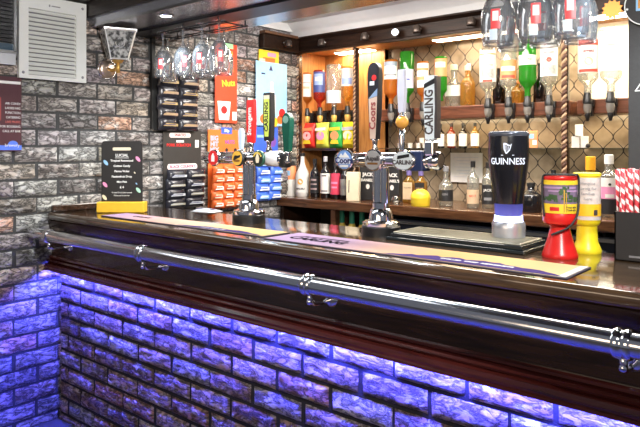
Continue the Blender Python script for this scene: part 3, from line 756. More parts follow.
RO = mat('card_red', (0.72, 0.06, 0.02), 0.45)
t, hw, H = card('snack_card', 'tall red snack card with a green tag on the brick wall', 212, 234, 44, 123, RO)
q2(t, 'green_tag', 0.02, H - 0.015, 0.09, 0.035, mat('tag_green', (0.35, 0.7, 0.35), 0.5))
text('Chilli', 0.06, (0.01, -0.003, H - 0.075), (1, 0, 0), (0, 0, 1), YELLOW, t, bold=0.0015, tilt=0.1, sx=.8)
text('Nuts', 0.062, (0.02, -0.003, H * 0.5), (1, 0, 0), (0, 0, 1), YELLOW, t, bold=0.002, tilt=0.12)
w = MB(); w.prism([(-0.045, 0), (0.045, 0), (0.06, 0.13), (-0.06, 0.13)], 0.0022, 0.003, (-0.02, 0, 0.02)); w.build('cup_picture', WHITE, t)
w = MB(); w.prism(circle(0.028, 16, (0, 0.07)), 0.0031, 0.0036, (-0.02, 0, 0.02)); w.build('cup_heart', RED, t)
q2(t, 'price_square', hw - 0.025, 0.05, 0.04, 0.06, WHITE)
for i in range(4): q2(t, 'orange_flash', -0.04 + 0.03 * i, H * 0.7 + 0.02 * (i % 2), 0.02, 0.1, ORANGE, rz=0.3)

OC = mat('card_orange', (0.85, 0.17, 0.03), 0.5)
t, hw, H = card('snack_card', 'orange snack card with a blue top label behind the tap badges', 205, 237, 130, 206, OC)
q2(t, 'blue_label', 0.02, H - 0.005, 0.10, 0.045, BLUE)
text('50p', 0.03, (0.02, -0.004, H - 0.005), (1, 0, 0), (0, 0, 1), WHITE, t, bold=0.001)
for i, (s_, z) in enumerate((('BIG', H - 0.06), ('HIT', H - 0.10), ('MIX', H - 0.14))): text(s_, 0.045, (-hw + 0.055, -0.003, z), (1, 0, 0), (0, 0, 1), mat('pinky', (0.85, 0.45, 0.6), 0.5), t, bold=0.002)
text('NUTS', 0.035, (0.05, -0.003, H - 0.085), (1, 0, 0), (0, 0, 1), PURPLE, t, bold=0.001)
for x in (0.02, 0.1):
    w = MB(); w.prism(circle(0.014, 12), 0.0022, 0.003, (x, 0, H - 0.14)); w.build('hole', MATTBLACK, t)
PKO = mat('packet_orange', (0.85, 0.16, 0.03), 0.4)
packet_grid(t, hw, H, 3, 5, -0.01, H * 0.52, [(PKO, WHITE, ORANGE), (PKO, CREAM, RED)], 'orange', 'orange and white nut packet on the orange card', 'packets on the orange card')

t, hw, H = card('snack_card', 'yellow and pink topped card above the pale blue one', 256, 276, 51, 78, YELLOW, out=0.028)
q2(t, 'pink_flash', 0.03, H - 0.03, 0.09, 0.03, PINK); q2(t, 'orange_half', 0.0, H - 0.085, 0.13, 0.06, ORANGE); q2(t, 'pale_square', -0.07, H - 0.1, 0.06, 0.07, CREAM)
SKY = mat('card_sky', (0.32, 0.58, 0.85), 0.45)
t, hw, H = card('snack_card', 'pale blue snack card with a white bottle picture', 252, 283, 63, 126, SKY, out=0.04)
w = MB(); w.prism([(-0.035, 0.02), (0.035, 0.02), (0.04, 0.16), (0.012, 0.22), (0.012, 0.27), (-0.012, 0.27), (-0.012, 0.22), (-0.04, 0.16)], 0.0022, 0.003, (0.0, 0, 0.06)); w.build('bottle_picture', WHITE, t)
w = MB(); w.prism([(-0.02, -0.012), (0.0, 0.03), (0.02, -0.012)], 0.0022, 0.003, (-0.01, 0, H - 0.05)); w.build('tree_mark', NAVY, t)
q2(t, 'small_mark', -0.09, H - 0.09, 0.04, 0.012, NAVY)
for x, z, m in ((-0.09, 0.05, ORANGE), (-0.05, 0.085, RED), (0.09, 0.05, ORANGE), (0.11, 0.1, RED), (0.03, 0.03, YELLOW)):
    w = MB(); w.prism(circle(0.035, 14), 0.0024, 0.003, (x, 0, z)); w.build('fruit_picture', m, t)
BL = mat('card_blue', (0.05, 0.13, 0.62), 0.4)
t, hw, H = card('snack_card', 'deep blue snack card with a purple spot behind the left tap', 250, 275, 127, 200, BL)
w = MB(); w.prism(circle(0.04, 16), 0.0022, 0.003, (0.07, 0, H - 0.11)); w.build('purple_spot', PURPLE, t)
q2(t, 'pale_band', -0.02, H - 0.07, 0.14, 0.02, PALEBLUE)
PB_ = mat('packet_blue', (0.06, 0.16, 0.68), 0.35)
packet_grid(t, hw, H, 2, 5, 0.0, H * 0.55, [(PB_, PALEBLUE, WHITE), (PB_, WHITE, BLUE)], 'blue', 'blue and white nut packet on the deep blue card', 'packets on the deep blue card')
# ------------------------------------------------------------------ BEER TAPS
COLUMN_PROF = [(0.075, 0.0), (0.075, 0.03), (0.07, 0.034), (0.07, 0.05), (0.062, 0.055), (0.050, 0.062), (0.046, 0.09), (0.04, 0.12), (0.034, 0.135), (0.031, 0.15), (0.031, 0.285)]
def tower(name, label, loc, xl, xr):
    t = thing(name, label, 'beer tap', loc)
    w = MB(); w.lathe([(0.0, 0.0), (0.078, 0.0), (0.078, 0.036), (0.072, 0.04), (0.0, 0.04)], 32); w.build('base', BLACK, t, angle=40)
    w = MB(); w.lathe([(0.074, 0.04), (0.074, 0.053), (0.066, 0.058), (0.049, 0.062), (0.046, 0.085), (0.042, 0.1), (0.035, 0.108), (0.035, 0.13)], 32); w.build('foot_collar', CHROME, t, angle=40)
    w = MB()
    for x in (-0.017, 0.017): w.lathe([(0.019, 0.13), (0.019, 0.30)], 20, cx=x)
    w.build('column', CHROME, t, smooth=True)
    w = MB(); w.lathe([(0.0, xl), (0.026, xl), (0.03, xl + 0.006), (0.03, xr - 0.006), (0.026, xr), (0.0, xr)], 24, axis='x', c=(0, 0, 0.302)); w.build('cross_bar', CHROME, t, angle=40)
    w = MB()
    for x in (-0.017, 0.017): w.lathe([(0.024, 0.27), (0.026, 0.275), (0.026, 0.29), (0.0, 0.295)], 18, cx=x)
    w.build('joint', CHROME, t, smooth=True)
    return t
def badge(t, x, r, face, rim, sx=1.0, z=0.302):
    w = MB(); w.lathe([(0.0, 0.012), (r * 0.9, 0.012), (r, 0.008), (r, 0.0), (0.0, 0.0)], 32, axis='y', c=(0, -0.034, 0))
    for v in w.bm.verts: v.co.x *= sx
    b = w.build('badge', rim, t, (x, 0, z), angle=40)
    w = MB(); w.prism(circle(r * 0.86, 32, sx=sx), 0.0462, 0.0472); w.build('badge_face', face, b)
    w = MB(); w.lathe([(0.011, 0.03), (0.011, 0.0)], 12, axis='y'); w.build('badge_stem', CHROME, b)
    return b
def handle(t, x, z0, z1, wd, m, y=-0.01, th=0.024, shape='flat', label=None, stem=0.05):
    H = z1 - z0
    w = MB()
    if shape == 'flat': poly = [(-wd / 2 * 0.82, 0), (wd / 2 * 0.82, 0), (wd / 2, H * 0.5), (wd / 2, H), (-wd / 2, H), (-wd / 2, H * 0.5)]
    elif shape == 'round': poly = [(-wd / 2 * 0.62, 0), (wd / 2 * 0.62, 0), (wd / 2, H * 0.62)] + [(wd / 2 * cos(a), H - wd * 0.6 + wd * 0.6 * sin(a)) for a in [i * pi / 8 for i in range(0, 9)]] + [(-wd / 2, H * 0.62)]
    elif shape == 'slim': poly = [(-wd / 2 * 0.6, 0), (wd / 2 * 0.6, 0), (wd / 2 * 0.85, H * 0.4), (wd / 2, H * 0.85)] + [(wd / 2 * cos(a), H - wd * 0.5 + wd * 0.5 * sin(a)) for a in [i * pi / 8 for i in range(0, 9)]] + [(-wd / 2, H * 0.85), (-wd / 2 * 0.85, H * 0.4)]
    w.prism(poly, -th / 2, th / 2)
    bmesh.ops.bevel(w.bm, geom=list(w.bm.edges), offset=0.003, segments=2, affect='EDGES')
    h = w.build('tap_handle', m, t, (x, y, z0), label=label)
    w = MB(); w.lathe([(0.012, -stem), (0.016, -stem + 0.008), (0.009, -stem * 0.5), (0.011, -0.006), (0.016, 0.002), (0.0, 0.004)], 16); w.build('handle_stem', CHROME, h, smooth=True)
    return h, H
# left tower
Y1 = 0.316
L1 = at(249, 222, Y1); L1.z = 1.15
xl, xr = at(207, 158, Y1).x - L1.x, at(284, 158, Y1).x - L1.x
t = tower('beer_tower', 'chrome tap tower with three round badges in front of the snack cards', L1, xl, xr)
for u, v, face, rim in ((214, 160, RED, CHROME), (238, 157.5, mat('badge_amber', (0.7, 0.4, 0.05), 0.4), BLACK), (258.5, 157.5, mat('badge_dark', (0.02, 0.025, 0.02), 0.35), mat('badge_green', (0.02, 0.08, 0.05), 0.3))):
    b = badge(t, at(u, v, Y1 - 0.04).x - L1.x, px(8.2, u, Y1), face, rim)
    if u == 214:
        w = MB(); w.prism([(-0.012, -0.018), (0.012, -0.018), (0.012, 0.008), (0.006, 0.014), (0.006, 0.02), (0.0, 0.023), (-0.006, 0.016), (-0.012, 0.008)], 0.0475, 0.0482); w.build('hand_emblem', WHITE, b)
    elif u == 238:
        w = MB(); w.prism([(-0.026, -0.012), (0.02, 0.004), (0.026, 0.016), (0.006, 0.012), (-0.014, 0.014), (-0.022, 0.002)], 0.0475, 0.0482); w.build('horse_emblem', BLACK, b)
        w = MB(); w.prism(circle(0.03, 20, (0, -0.012), sx=0.7, sy=0.2), 0.0475, 0.0482); w.build('shadow_emblem', mat('badge_brown', (0.2, 0.09, 0.02), 0.4), b)
    else:
        w = MB(); w.prism([(-0.008, -0.02), (0.008, -0.02), (0.012, 0.0), (0.006, 0.018), (0.0, 0.022), (-0.006, 0.018), (-0.012, 0.0)], 0.0475, 0.0482); w.build('figure_emblem', CREAM, b)
        w = MB()
        for k in range(7):
            a_ = pi * (0.15 + 0.7 * k / 6); w.prism(circle(0.0045, 8, (0.026 * cos(a_), 0.026 * sin(a_))), 0.0475, 0.0482)
        w.build('dot_arc', mat('badge_gold', (0.75, 0.55, 0.1), 0.4), b)
# textured white end of the bar
xw = at(275, 157, Y1).x - L1.x
w = MB(); w.lathe([(0.031, xw - 0.045), (0.036, xw - 0.04), (0.036, xw + 0.035), (0.031, xw + 0.04)], 24, axis='x', c=(0, 0, 0.302)); w.build('end_sleeve', mat('sleeve_white', (0.75, 0.75, 0.76), 0.25, 0.2), t, smooth=True)
w = MB(); w.box(xr - 0.012, xr + 0.03, -0.026, 0.02, 0.262, 0.325, 0.008); w.build('end_cap', BLACK, t)
def hz(u, v, y): return at(u, v, y).z - 1.15
h, H = handle(t, at(253, 120, Y1).x - L1.x, hz(253, 143, Y1), hz(253, 100, Y1), 0.047, RED, shape='flat')
text('Strongarm', 0.036, (0.0, -0.0132, H * 0.5), (0, 0, 1), (-1, 0, 0), WHITE, h, bold=0.001, sx=.85)
h, H = handle(t, at(270.5, 120, Y1).x - L1.x, hz(270, 141, Y1), hz(270, 93, Y1), 0.05, BLACK, shape='flat', th=0.03)
w = MB(); w.prism([(-0.012, 0.02), (0.012, 0.02), (0.017, H * 0.5), (0.017, H - 0.03), (-0.017, H - 0.03), (-0.017, H * 0.5)], 0.0155, 0.0165); w.build('lime_panel', mat('lime', (0.55, 0.65, 0.1), 0.4), h)
text('CARLING', 0.032, (0.0, -0.0168, H * 0.5), (0, 0, 1), (-1, 0, 0), BLACK, h, bold=0.001)
w = MB(); w.prism([(-0.018, 0.0), (0.018, 0.0), (0.018, 0.018), (-0.018, 0.018)], 0.0155, 0.017, (0, 0, H - 0.03)); w.build('top_band', CREAM, h)
h, H = handle(t, at(289.5, 130, Y1).x - L1.x, hz(289, 152, Y1), hz(289, 113, Y1), 0.046, mat('handle_green', (0.008, 0.07, 0.045), 0.25), shape='round', th=0.03)
w = MB(); w.prism(circle(0.017, 18), 0.0155, 0.0165, (0, 0, H - 0.03)); w.build('oval_emblem', mat('emblem_teal', (0.15, 0.3, 0.25), 0.3), h)
h, H = handle(t, at(243, 120, Y1).x - L1.x, hz(243, 150, Y1), hz(243, 128, Y1), 0.026, mat('handle_ice', (0.5, 0.62, 0.78), 0.25), shape='slim', th=0.02, stem=0.02)

# centre tower
Y2 = 0.355
L2 = at(381, 235, Y2); L2.z = 1.15
xl, xr = at(338, 160, Y2).x - L2.x, at(441, 160, Y2).x - L2.x
t = tower('beer_tower', 'chrome tap tower with silver badges standing beside the black drip tray', L2, xl, xr)
SILV = mat('badge_silver', (0.5, 0.48, 0.46), 0.35, 0.5); ICE = mat('badge_ice', (0.3, 0.42, 0.62), 0.35, 0.2)
xb_ = at(345, 158, Y2 - 0.04).x - L2.x
b = badge(t, xb_, px(10.6, 345, Y2), mat('badge_blue', (0.16, 0.3, 0.62), 0.35), CHROME)
w = MB(); w.prism([(-0.03, 0.008), (-0.015, 0.026), (-0.005, 0.016), (0.006, 0.032), (0.03, 0.008)], 0.0475, 0.0482); w.build('mountain_emblem', WHITE, b)
quad('white_panel', (0, 0, -0.006), (1, 0, 0), (0, 0, 1), (0, -1, 0), 0.066, 0.022, mat('panel_ice', (0.7, 0.76, 0.84), .4), b, off=0.0474)
text('Coors', 0.036, (0, -0.0488, -0.004), (1, 0, 0), (0, 0, 1), NAVY, b, bold=0.0012, ext=0.0006)
quad('badge_band', (0, 0, -0.026), (1, 0, 0), (0, 0, 1), (0, -1, 0), 0.045, 0.01, WHITE, b, off=0.0475)
b = badge(t, at(373.5, 159, Y2 - 0.04).x - L2.x, px(10.8, 373, Y2), SILV, CHROME)
text('Aspall', 0.026, (0, -0.0485, 0.006), (1, 0, 0), (0, 0, 1), mat('print_dark', (0.06, 0.05, 0.05), 0.4), b, bold=0.0008, ext=0.0006)
quad('badge_band', (0, 0, -0.014), (1, 0, 0), (0, 0, 1), (0, -1, 0), 0.05, 0.008, MATS['badge_brown'], b, off=0.0475)
b = badge(t, at(404, 159, Y2 - 0.04).x - L2.x, px(10.2, 404, Y2), mat('badge_pale', (0.6, 0.66, 0.68), 0.35), CHROME, sx=1.3)
text('CARLING', 0.023, (0, -0.0485, -0.008), (1, 0, 0), (0, 0, 1), MATS['print_dark'], b, bold=0.0008, ext=0.0006)
w = MB(); w.prism([(-0.028, 0.004), (0.028, 0.014), (0.028, 0.026), (-0.024, 0.018)], 0.0475, 0.0484); w.build('badge_slash', BLACK, b)
w = MB(); w.box(xr - 0.12, xr - 0.06, -0.034, 0.03, 0.262, 0.34, 0.006); w.build('bar_sleeve', mat('sleeve_blue', (0.02, 0.035, 0.1), 0.3), t)
w = MB(); w.lathe([(0.031, xr - 0.05), (0.035, xr - 0.045), (0.035, xr - 0.005), (0.03, xr)], 24, axis='x', c=(0, 0, 0.302)); w.build('end_sleeve', CHROME, t, smooth=True)
HY = Y2 - 0.0
def h2(v): return at(381, v, Y2).z - 1.15
COP = mat('copper', (0.55, 0.3, 0.2), 0.3, 0.4)
h, H = handle(t, at(376.5, 100, Y2).x - L2.x, hz(376, 140, Y2), hz(376, 63, Y2), px(13.5, 376, Y2), mat('handle_black', (0.015, 0.014, 0.018), 0.3), shape='slim', th=0.03, label='black and copper tap handle')
pw = px(12, 376, Y2)
w = MB(); w.prism([(-pw * 0.27, 0.004), (pw * 0.27, 0.004), (pw * 0.4, H * 0.4), (pw * 0.43, H * 0.56), (-pw * 0.43, H * 0.53)], 0.0152, 0.0165); w.build('copper_panel', mat('panel_peach', (0.65, 0.48, 0.38), 0.4), h)
w = MB(); w.prism([(-pw * 0.43, H * 0.535), (pw * 0.43, H * 0.565), (pw * 0.45, H * 0.66)], 0.0152, 0.0165); w.build('blue_wedge', ICE, h)
w = MB(); w.prism(circle(0.012, 14), 0.0152, 0.0165, (0.006, 0, H * 0.80)); w.build('red_emblem', RED, h)
quad('white_mark', (-0.004, 0, H * 0.73), (1, 0, 0), (0, 0, 1), (0, -1, 0), 0.022, 0.016, WHITE, h, off=0.0153)
text('Coors', 0.043, (0.0, -0.0172, H * 0.31), (0, 0, 1), (-1, 0, 0), MATS['print_brown'], h, bold=0.001)
h, H = handle(t, at(403.5, 90, Y2).x - L2.x, hz(403, 113, Y2), hz(403, 70, Y2), px(8.5, 403, Y2), mat('handle_lilac', (0.62, 0.62, 0.72), 0.3), shape='flat', th=0.02, label='pale lilac tap handle on an amber ball', stem=0.015)
w = MB(); w.ball((0, 0, -0.036), 0.026, 18, 12); w.build('amber_ball', mat('amber_ball', (0.75, 0.36, 0.06), 0.2), h, smooth=True)
w = MB(); w.lathe([(0.012, -0.145), (0.014, -0.09), (0.012, -0.062), (0.0, -0.06)], 14); w.build('ball_stem', CHROME, h, smooth=True)
h, H = handle(t, at(432.5, 100, Y2).x - L2.x, hz(432, 140, Y2), hz(432, 76, Y2), px(12.5, 432, Y2), mat('handle_frost', (0.76, 0.84, 0.88), 0.3), shape='flat', th=0.03, label='frosty white tap handle with a black slash')
pw = px(12.5, 432, Y2)
text('CARLING', 0.05, (0.001, -0.0165, H * 0.43), (0, 0, 1), (-1, 0, 0), MATS['print_dark'], h, bold=0.0012, sx=0.80)
w = MB(); w.prism([(-pw * 0.47, H * 0.80), (pw * 0.48, H * 0.87), (pw * 0.48, H * 0.95), (-pw * 0.47, H * 0.87)], 0.0152, 0.0165); w.build('black_slash', BLACK, h)
w = MB(); w.box(pw / 2 - 0.002, pw / 2 + 0.008, -0.014, 0.016, 0.006, H - 0.004); w.build('handle_edge', MATS['print_dark'], h)
q_ = 0
for x, z, r_ in ((0.004, -0.055, 0.016),): 
    w = MB(); w.box(-0.02, 0.02, -0.02, 0.02, -0.06, -0.003, 0.006); w.build('handle_block', CHROME, h)

# drip tray with the illuminated stout font
t = thing('drip_tray', 'wide black drip tray with a pale steel top on the bar', 'drip tray', (2.008, 0.262, 1.15))
TW, TD = 0.542, 0.235
w = MB(); w.box(0, TW, 0, TD, 0.0, 0.012, 0.003); w.box(0.012, TW - 0.012, 0.012, TD - 0.012, 0.012, 0.026, 0.003); w.build('tray', mat('tray_black', (0.015, 0.02, 0.022), 0.25), t)
w = MB(); w.box(0.02, TW - 0.02, 0.02, TD - 0.02, 0.026, 0.031, 0.002)
for i in range(14): w.box(0.03, TW - 0.03, 0.028 + i * 0.0128, 0.032 + i * 0.0128, 0.031, 0.0325)
w.build('grille', mat('grille_steel', (0.42, 0.40, 0.32), 0.35, 0.7), t)

GP = at(508.5, 238, 0.43); GP.z = 1.1825
t = thing('stout_font', 'tall glass shaped black beer font glowing at its foot', 'beer font', GP, radians(21))
GH = 0.385
prof = [(0.045, 0.075), (0.0475, 0.082), (0.049, 0.11), (0.0535, 0.15), (0.061, 0.20), (0.068, 0.25), (0.0715, 0.29), (0.0715, 0.33), (0.0705, 0.358), (0.070, 0.366)]
def gr(z):
    for (r0, z0), (r1, z1) in zip(prof, prof[1:]):
        if z <= z1: return r0 + (r1 - r0) * max(0, (z - z0)) / (z1 - z0)
    return prof[-1][0]
w = MB(); w.lathe([(0.0, 0.0), (0.058, 0.0), (0.059, 0.03), (0.058, 0.048), (0.054, 0.055), (0.0, 0.055)], 36); w.build('base', mat('font_silver', (0.55, 0.57, 0.62), 0.3, 0.7), t, angle=40)
w = MB(); w.lathe([(0.05, 0.055), (0.049, 0.076), (0.0, 0.076)], 32); w.build('glow_ring', emitter('font_glow', (0.55, 0.6, 1.0), 5.0), t, label='glowing white blue ring', smooth=True)
# body: black above, a frosted foot with a violet lamp inside it
m = mat('stout_black', (0.008, 0.008, 0.011), 0.22, coat=0.3, var=0.05)
w = MB(); w.lathe([(0.0, 0.0768), (0.040, 0.0768)], 28); w.build('foot_lamp', emitter('foot_violet', (0.42, 0.42, 1.0), 7.0), t)
fm = bpy.data.materials.new('frosted_foot'); fm.use_nodes = True; nt = fm.node_tree; nt.nodes.clear()
oo = nt.nodes.new('ShaderNodeOutputMaterial'); tl = nt.nodes.new('ShaderNodeBsdfTranslucent'); tl.inputs['Color'].default_value = (0.16, 0.16, 0.3, 1)
gg = nt.nodes.new('ShaderNodeBsdfGlossy'); gg.inputs['Roughness'].default_value = 0.2; gg.inputs['Color'].default_value = (0.6, 0.6, 0.65, 1)
mm = nt.nodes.new('ShaderNodeMixShader'); mm.inputs[0].default_value = 0.05
nt.links.new(tl.outputs[0], mm.inputs[1]); nt.links.new(gg.outputs[0], mm.inputs[2]); nt.links.new(mm.outputs[0], oo.inputs['Surface'])
w = MB(); w.lathe([(0.045, 0.075), (0.0475, 0.082), (0.049, 0.11), (0.0494, 0.119)], 40); w.build('frosted_foot', fm, t, smooth=True, label='violet glowing frosted foot of the glass')
w = MB(); w.lathe([(0.0, 0.125), (0.048, 0.125), (0.0494, 0.119), (0.0505, 0.125), (0.0535, 0.15)] + prof[4:] + [(0.064, 0.372), (0.0, 0.372)], 40); body = w.build('glass_body', m, t, angle=50)
w = MB(); w.lathe([(0.0705, 0.360), (0.072, 0.366), (0.0715, 0.374), (0.067, 0.377), (0.062, 0.372)], 40); w.build('rim', mat('font_rim', (0.12, 0.13, 0.16), 0.2, 0.5), t, smooth=True)
GLOW = emitter('sign_glow', (0.85, 0.88, 1.0), 1.5)
text('GUINNESS', 0.0325, (0, 0, 0.270), (1, 0, 0), (0, 0, 1), GLOW, t, bold=0.0003, wrap=gr, label='glowing white lettering', sx=0.86)
# harp
def wrapprism(name, polys, m, ox, oz):
    w = MB()
    for poly in polys:
        vv = []
        for a_, b2 in poly:
            z = oz + b2; r = gr(z) + 0.0016; an = (ox + a_) / gr(oz); vv.append(w.bm.verts.new((r * sin(an), -r * cos(an), z)))
        w.bm.faces.new(vv)
    return w.build(name, m, t)
HARP = [[(-0.014, 0.018), (-0.010, 0.021), (-0.004, 0.019), (0.004, 0.014), (0.009, 0.013), (0.014, 0.018), (0.012, 0.009), (0.004, 0.009), (-0.004, 0.013), (-0.010, 0.015)],
        [(-0.014, 0.018), (-0.010, 0.015), (-0.0095, 0.0), (-0.003, -0.016), (-0.006, -0.018), (-0.013, -0.002)],
        [(0.009, 0.009), (0.0125, 0.010), (0.008, -0.006), (-0.003, -0.018), (-0.005, -0.015), (0.005, -0.005)],
        [(-0.008, 0.012), (-0.0065, 0.012), (-0.0055, -0.008), (-0.007, -0.006)], [(-0.003, 0.010), (-0.0015, 0.010), (-0.001, -0.012), (-0.0025, -0.012)], [(0.002, 0.008), (0.0035, 0.008), (0.003, -0.007), (0.0015, -0.009)]]
wrapprism('harp_emblem', HARP, GLOW, 0, 0.315)
wrapprism('emblem_line', [[(-0.022, -0.001), (0.022, -0.001), (0.022, 0.001), (-0.022, 0.001)]], GLOW, 0, 0.2925)

# ------------------------------------------------------------------ COLLECTION TINS
def tin(label, loc, rz, r, H, mbody, lower, cone, band, tint):
    t = thing('collection_tin', label, 'collection tin', loc, rz)
    w = MB(); w.lathe(lower, 36); w.build('foot', mbody, t, angle=40)
    z0 = H * 0.42; 
    w = MB(); w.lathe([(0.0, z0), (r * 0.96, z0), (r, z0 + 0.006), (r, z0 + 0.03), (r * 0.985, z0 + 0.032), (r * 0.985, H - 0.012), (r, H - 0.01), (r, H - 0.003), (r * 0.96, H), (0, H)], 36); w.build('drum', mbody, t, angle=40)
    return t, z0
REDP = mat('tin_red', (0.62, 0.015, 0.012), 0.3)
RP = at(560, 257, 0.307); RP.z = 1.15
r = 0.0525; H = 0.262
t, z0 = tin('red collection tin with a black loop handle on the bar', RP, radians(28), r, H, REDP, [(0.0, 0.0), (0.054, 0.0), (0.056, 0.006), (0.053, 0.014), (0.04, 0.055), (0.032, 0.085), (0.03, 0.095), (0.034, 0.103), (0.05, 0.108), (0.0, 0.112)], None, None, None)
lo, hi = z0 + 0.034, H - 0.014
def rc(z): return r * 0.985
w = MB(); w.patch(rc, lo, hi, -pi, pi, 36, 6); w.build('picture_band', mat('tin_scene', (0.18, 0.13, 0.2), 0.4, var=0.32, vscale=38), t, smooth=True)
w = MB(); w.patch(rc, hi - 0.014, hi, -pi, pi, 36, 1, off=0.0014); w.build('yellow_band', YELLOW, t, smooth=True)
w = MB(); w.patch(rc, lo, lo + 0.03, -pi, pi, 36, 1, off=0.0014); w.build('yellow_band', YELLOW, t, smooth=True)
w = MB(); rnd = random.Random(5)
for k in range(26):
    a_ = rnd.uniform(-1.4, 1.4); h_ = rnd.uniform(0.005, 0.016); z_ = lo + 0.036 + rnd.uniform(0, .012)
    w.patch(rc, z_, z_ + h_, a_, a_ + rnd.uniform(.08, .3), 4, 1, off=0.0012)
for k in range(14):
    a_ = rnd.uniform(-0.25, 0.35); z_ = lo + 0.05 + rnd.uniform(0, .028)
    w.patch(rc, z_, z_ + 0.008, a_, a_ + rnd.uniform(.06, .2), 3, 1, off=0.0014 + k * 1e-5)
w.build('tree_picture', mat('tin_green', (0.04, 0.09, 0.03), 0.5), t, smooth=True)
w = MB(); w.patch(rc, hi - 0.026, hi - 0.02, -1.5, 0.9, 24, 1, off=0.0011); w.patch(rc, hi - 0.036, hi - 0.031, -0.9, 1.2, 24, 1, off=0.0011); w.build('sky_picture', mat('tin_sky', (0.4, 0.25, 0.42), 0.5), t, smooth=True)
w = MB(); w.patch(rc, lo + 0.008, lo + 0.02, -0.75, -0.2, 8, 1, off=0.002); w.build('red_label', RED, t)
w = MB(); w.patch(rc, lo + 0.004, lo + 0.075, 0.05, 0.12, 2, 3, off=0.0022); w.patch(rc, lo + 0.004, lo + 0.065, 0.18, 0.23, 2, 3, off=0.0022); w.build('trunk_picture', mat('tin_ochre', (0.55, 0.3, 0.03), 0.5), t)
for i, s_ in enumerate(('Please give', 'Thank you')): text(s_, 0.008, (0.028, 0, lo + 0.02 - i * 0.009), (1, 0, 0), (0, 0, 1), MATS['print_dark'], t, wrap=lambda z: r * 0.99 + 0.001)
w = MB(); w.box(-0.02, 0.02, -0.004, 0.004, H, H + 0.001); w.build('coin_slot', MATTBLACK, t)
pts = [(-0.050, -0.020, H - 0.13), (-0.0555, -0.012, H - 0.07), (-0.055, -0.010, H - 0.018), (-0.05, -0.014, H + 0.001), (-0.03, -0.046, H + 0.004), (0.03, -0.046, H + 0.004), (0.05, -0.02, H + 0.001), (0.0545, -0.014, H - 0.03), (0.052, -0.024, H - 0.08), (0.044, -0.040, H - 0.125), (0.02, -0.05, H - 0.158), (-0.012, -0.05, H - 0.176), (-0.035, -0.043, H - 0.187)]
cr = []
for i in range(len(pts) - 1):
    p0, p1, p2, p3 = [Vector(pts[max(0, min(len(pts) - 1, i + k))]) for k in (-1, 0, 1, 2)]
    for k in range(6):
        s_ = k / 6; cr.append(0.5 * ((2 * p1) + (-p0 + p2) * s_ + (2 * p0 - 5 * p1 + 4 * p2 - p3) * s_ ** 2 + (-p0 + 3 * p1 - 3 * p2 + p3) * s_ ** 3))
w = MB(); w.tube(cr, 0.0034, 8); w.build('loop_handle', MATTBLACK, t, smooth=True)

YEL = mat('tin_yellow', (0.82, 0.66, 0.02), 0.35)
YP = at(587, 253, 0.455); YP.z = 1.15
r2 = 0.042; H2 = 0.268
t = thing('collection_tin', 'yellow collection tin standing behind the red one', 'collection tin', YP, radians(28))
w = MB(); w.lathe([(0.0, 0.0), (0.045, 0.0), (0.047, 0.008), (0.041, 0.022), (0.034, 0.04), (0.032, 0.09), (0.0, 0.092)], 36); w.build('foot', YEL, t, angle=40)
w = MB(); w.lathe([(0.032, 0.09), (0.039, 0.096), (r2, 0.102), (r2, H2 - 0.012), (r2 + 0.002, H2 - 0.01), (r2 + 0.002, H2 - 0.002), (r2 - 0.004, H2), (0, H2)], 36); w.build('drum', YEL, t, angle=40)
w = MB(); w.patch(lambda z: r2, 0.112, H2 - 0.016, -1.7, 1.7, 24, 2); w.build('label', mat('label_grey', (0.62, 0.55, 0.5), 0.45, var=0.15, vscale=60), t, smooth=True)
w = MB(); w.patch(lambda z: r2, 0.125, 0.165, -1.7, 1.7, 24, 2, off=0.0015); w.build('label_band', mat('label_orange', (0.85, 0.5, 0.02), 0.45), t, smooth=True)
w = MB(); w.patch(lambda z: r2, 0.128, 0.146, 0.3, 0.62, 4, 1, off=0.002); w.build('emblem', MATS['print_dark'], t, smooth=True)
for i in range(4): text(('Hospice', 'caring for', 'families', 'here')[i], 0.014, (-0.005, 0, H2 - 0.035 - i * 0.017), (1, 0, 0), (0, 0, 1), GREY, t, wrap=lambda z: r2)

# ------------------------------------------------------------------ STRAW BOX
SP = at(645, 257, 0.43); SP = Vector((2.79 + 0.073, 0.41, 1.15))
t = thing('straw_box', 'black box full of striped straws at the bar end', 'straw box', SP, 0)
sw, sh, sd = 0.062, 0.152, 0.05
w = MB(); w.box(-sw, sw, -sd, -sd + 0.004, 0, sh); w.box(-sw, sw, sd - 0.004, sd, 0, sh); w.box(-sw, -sw + 0.004, -sd, sd, 0, sh); w.box(sw - 0.004, sw, -sd, sd, 0, sh); w.box(-sw, sw, -sd, sd, 0, 0.004)
w.build('box', mat('box_black', (0.015, 0.015, 0.017), 0.4), t)
quad('grey_line', (0.02, -sd, 0.016), (1, 0, 0), (0, 0, 1), (0, -1, 0), 0.08, 0.006, GREY, t)
STR = stripe_mat('straw_stripes', (0.62, 0.55, 0.5), (0.42, 0.012, 0.02), 30, sharp=0.42)
me = None
k = 0
for iy in range(4):
    for ix in range(9):
        x = SP.x - 0.051 + ix * 0.0127; y = SP.y - 0.041 + iy * 0.022 + (ix % 2) * 0.006
        if me is None:
            w = MB(); w.lathe([(0.0062, 0.0), (0.0062, 0.275), (0.0052, 0.275), (0.0052, 0.0)], 12); o = w.build('paper_straw', STR, None, smooth=True); me = o.data
        else:
            o = bpy.data.objects.new('paper_straw', me); COL.objects.link(o)
        o.location = (x, y, 1.156 + random.uniform(0, .006)); o.rotation_euler = (random.uniform(-.03, .03), random.uniform(-.05, .05), random.uniform(0, 6))
        tag(o, 'red and white striped paper straw standing in the black box', 'straw', 'striped straws in the black box'); k += 1

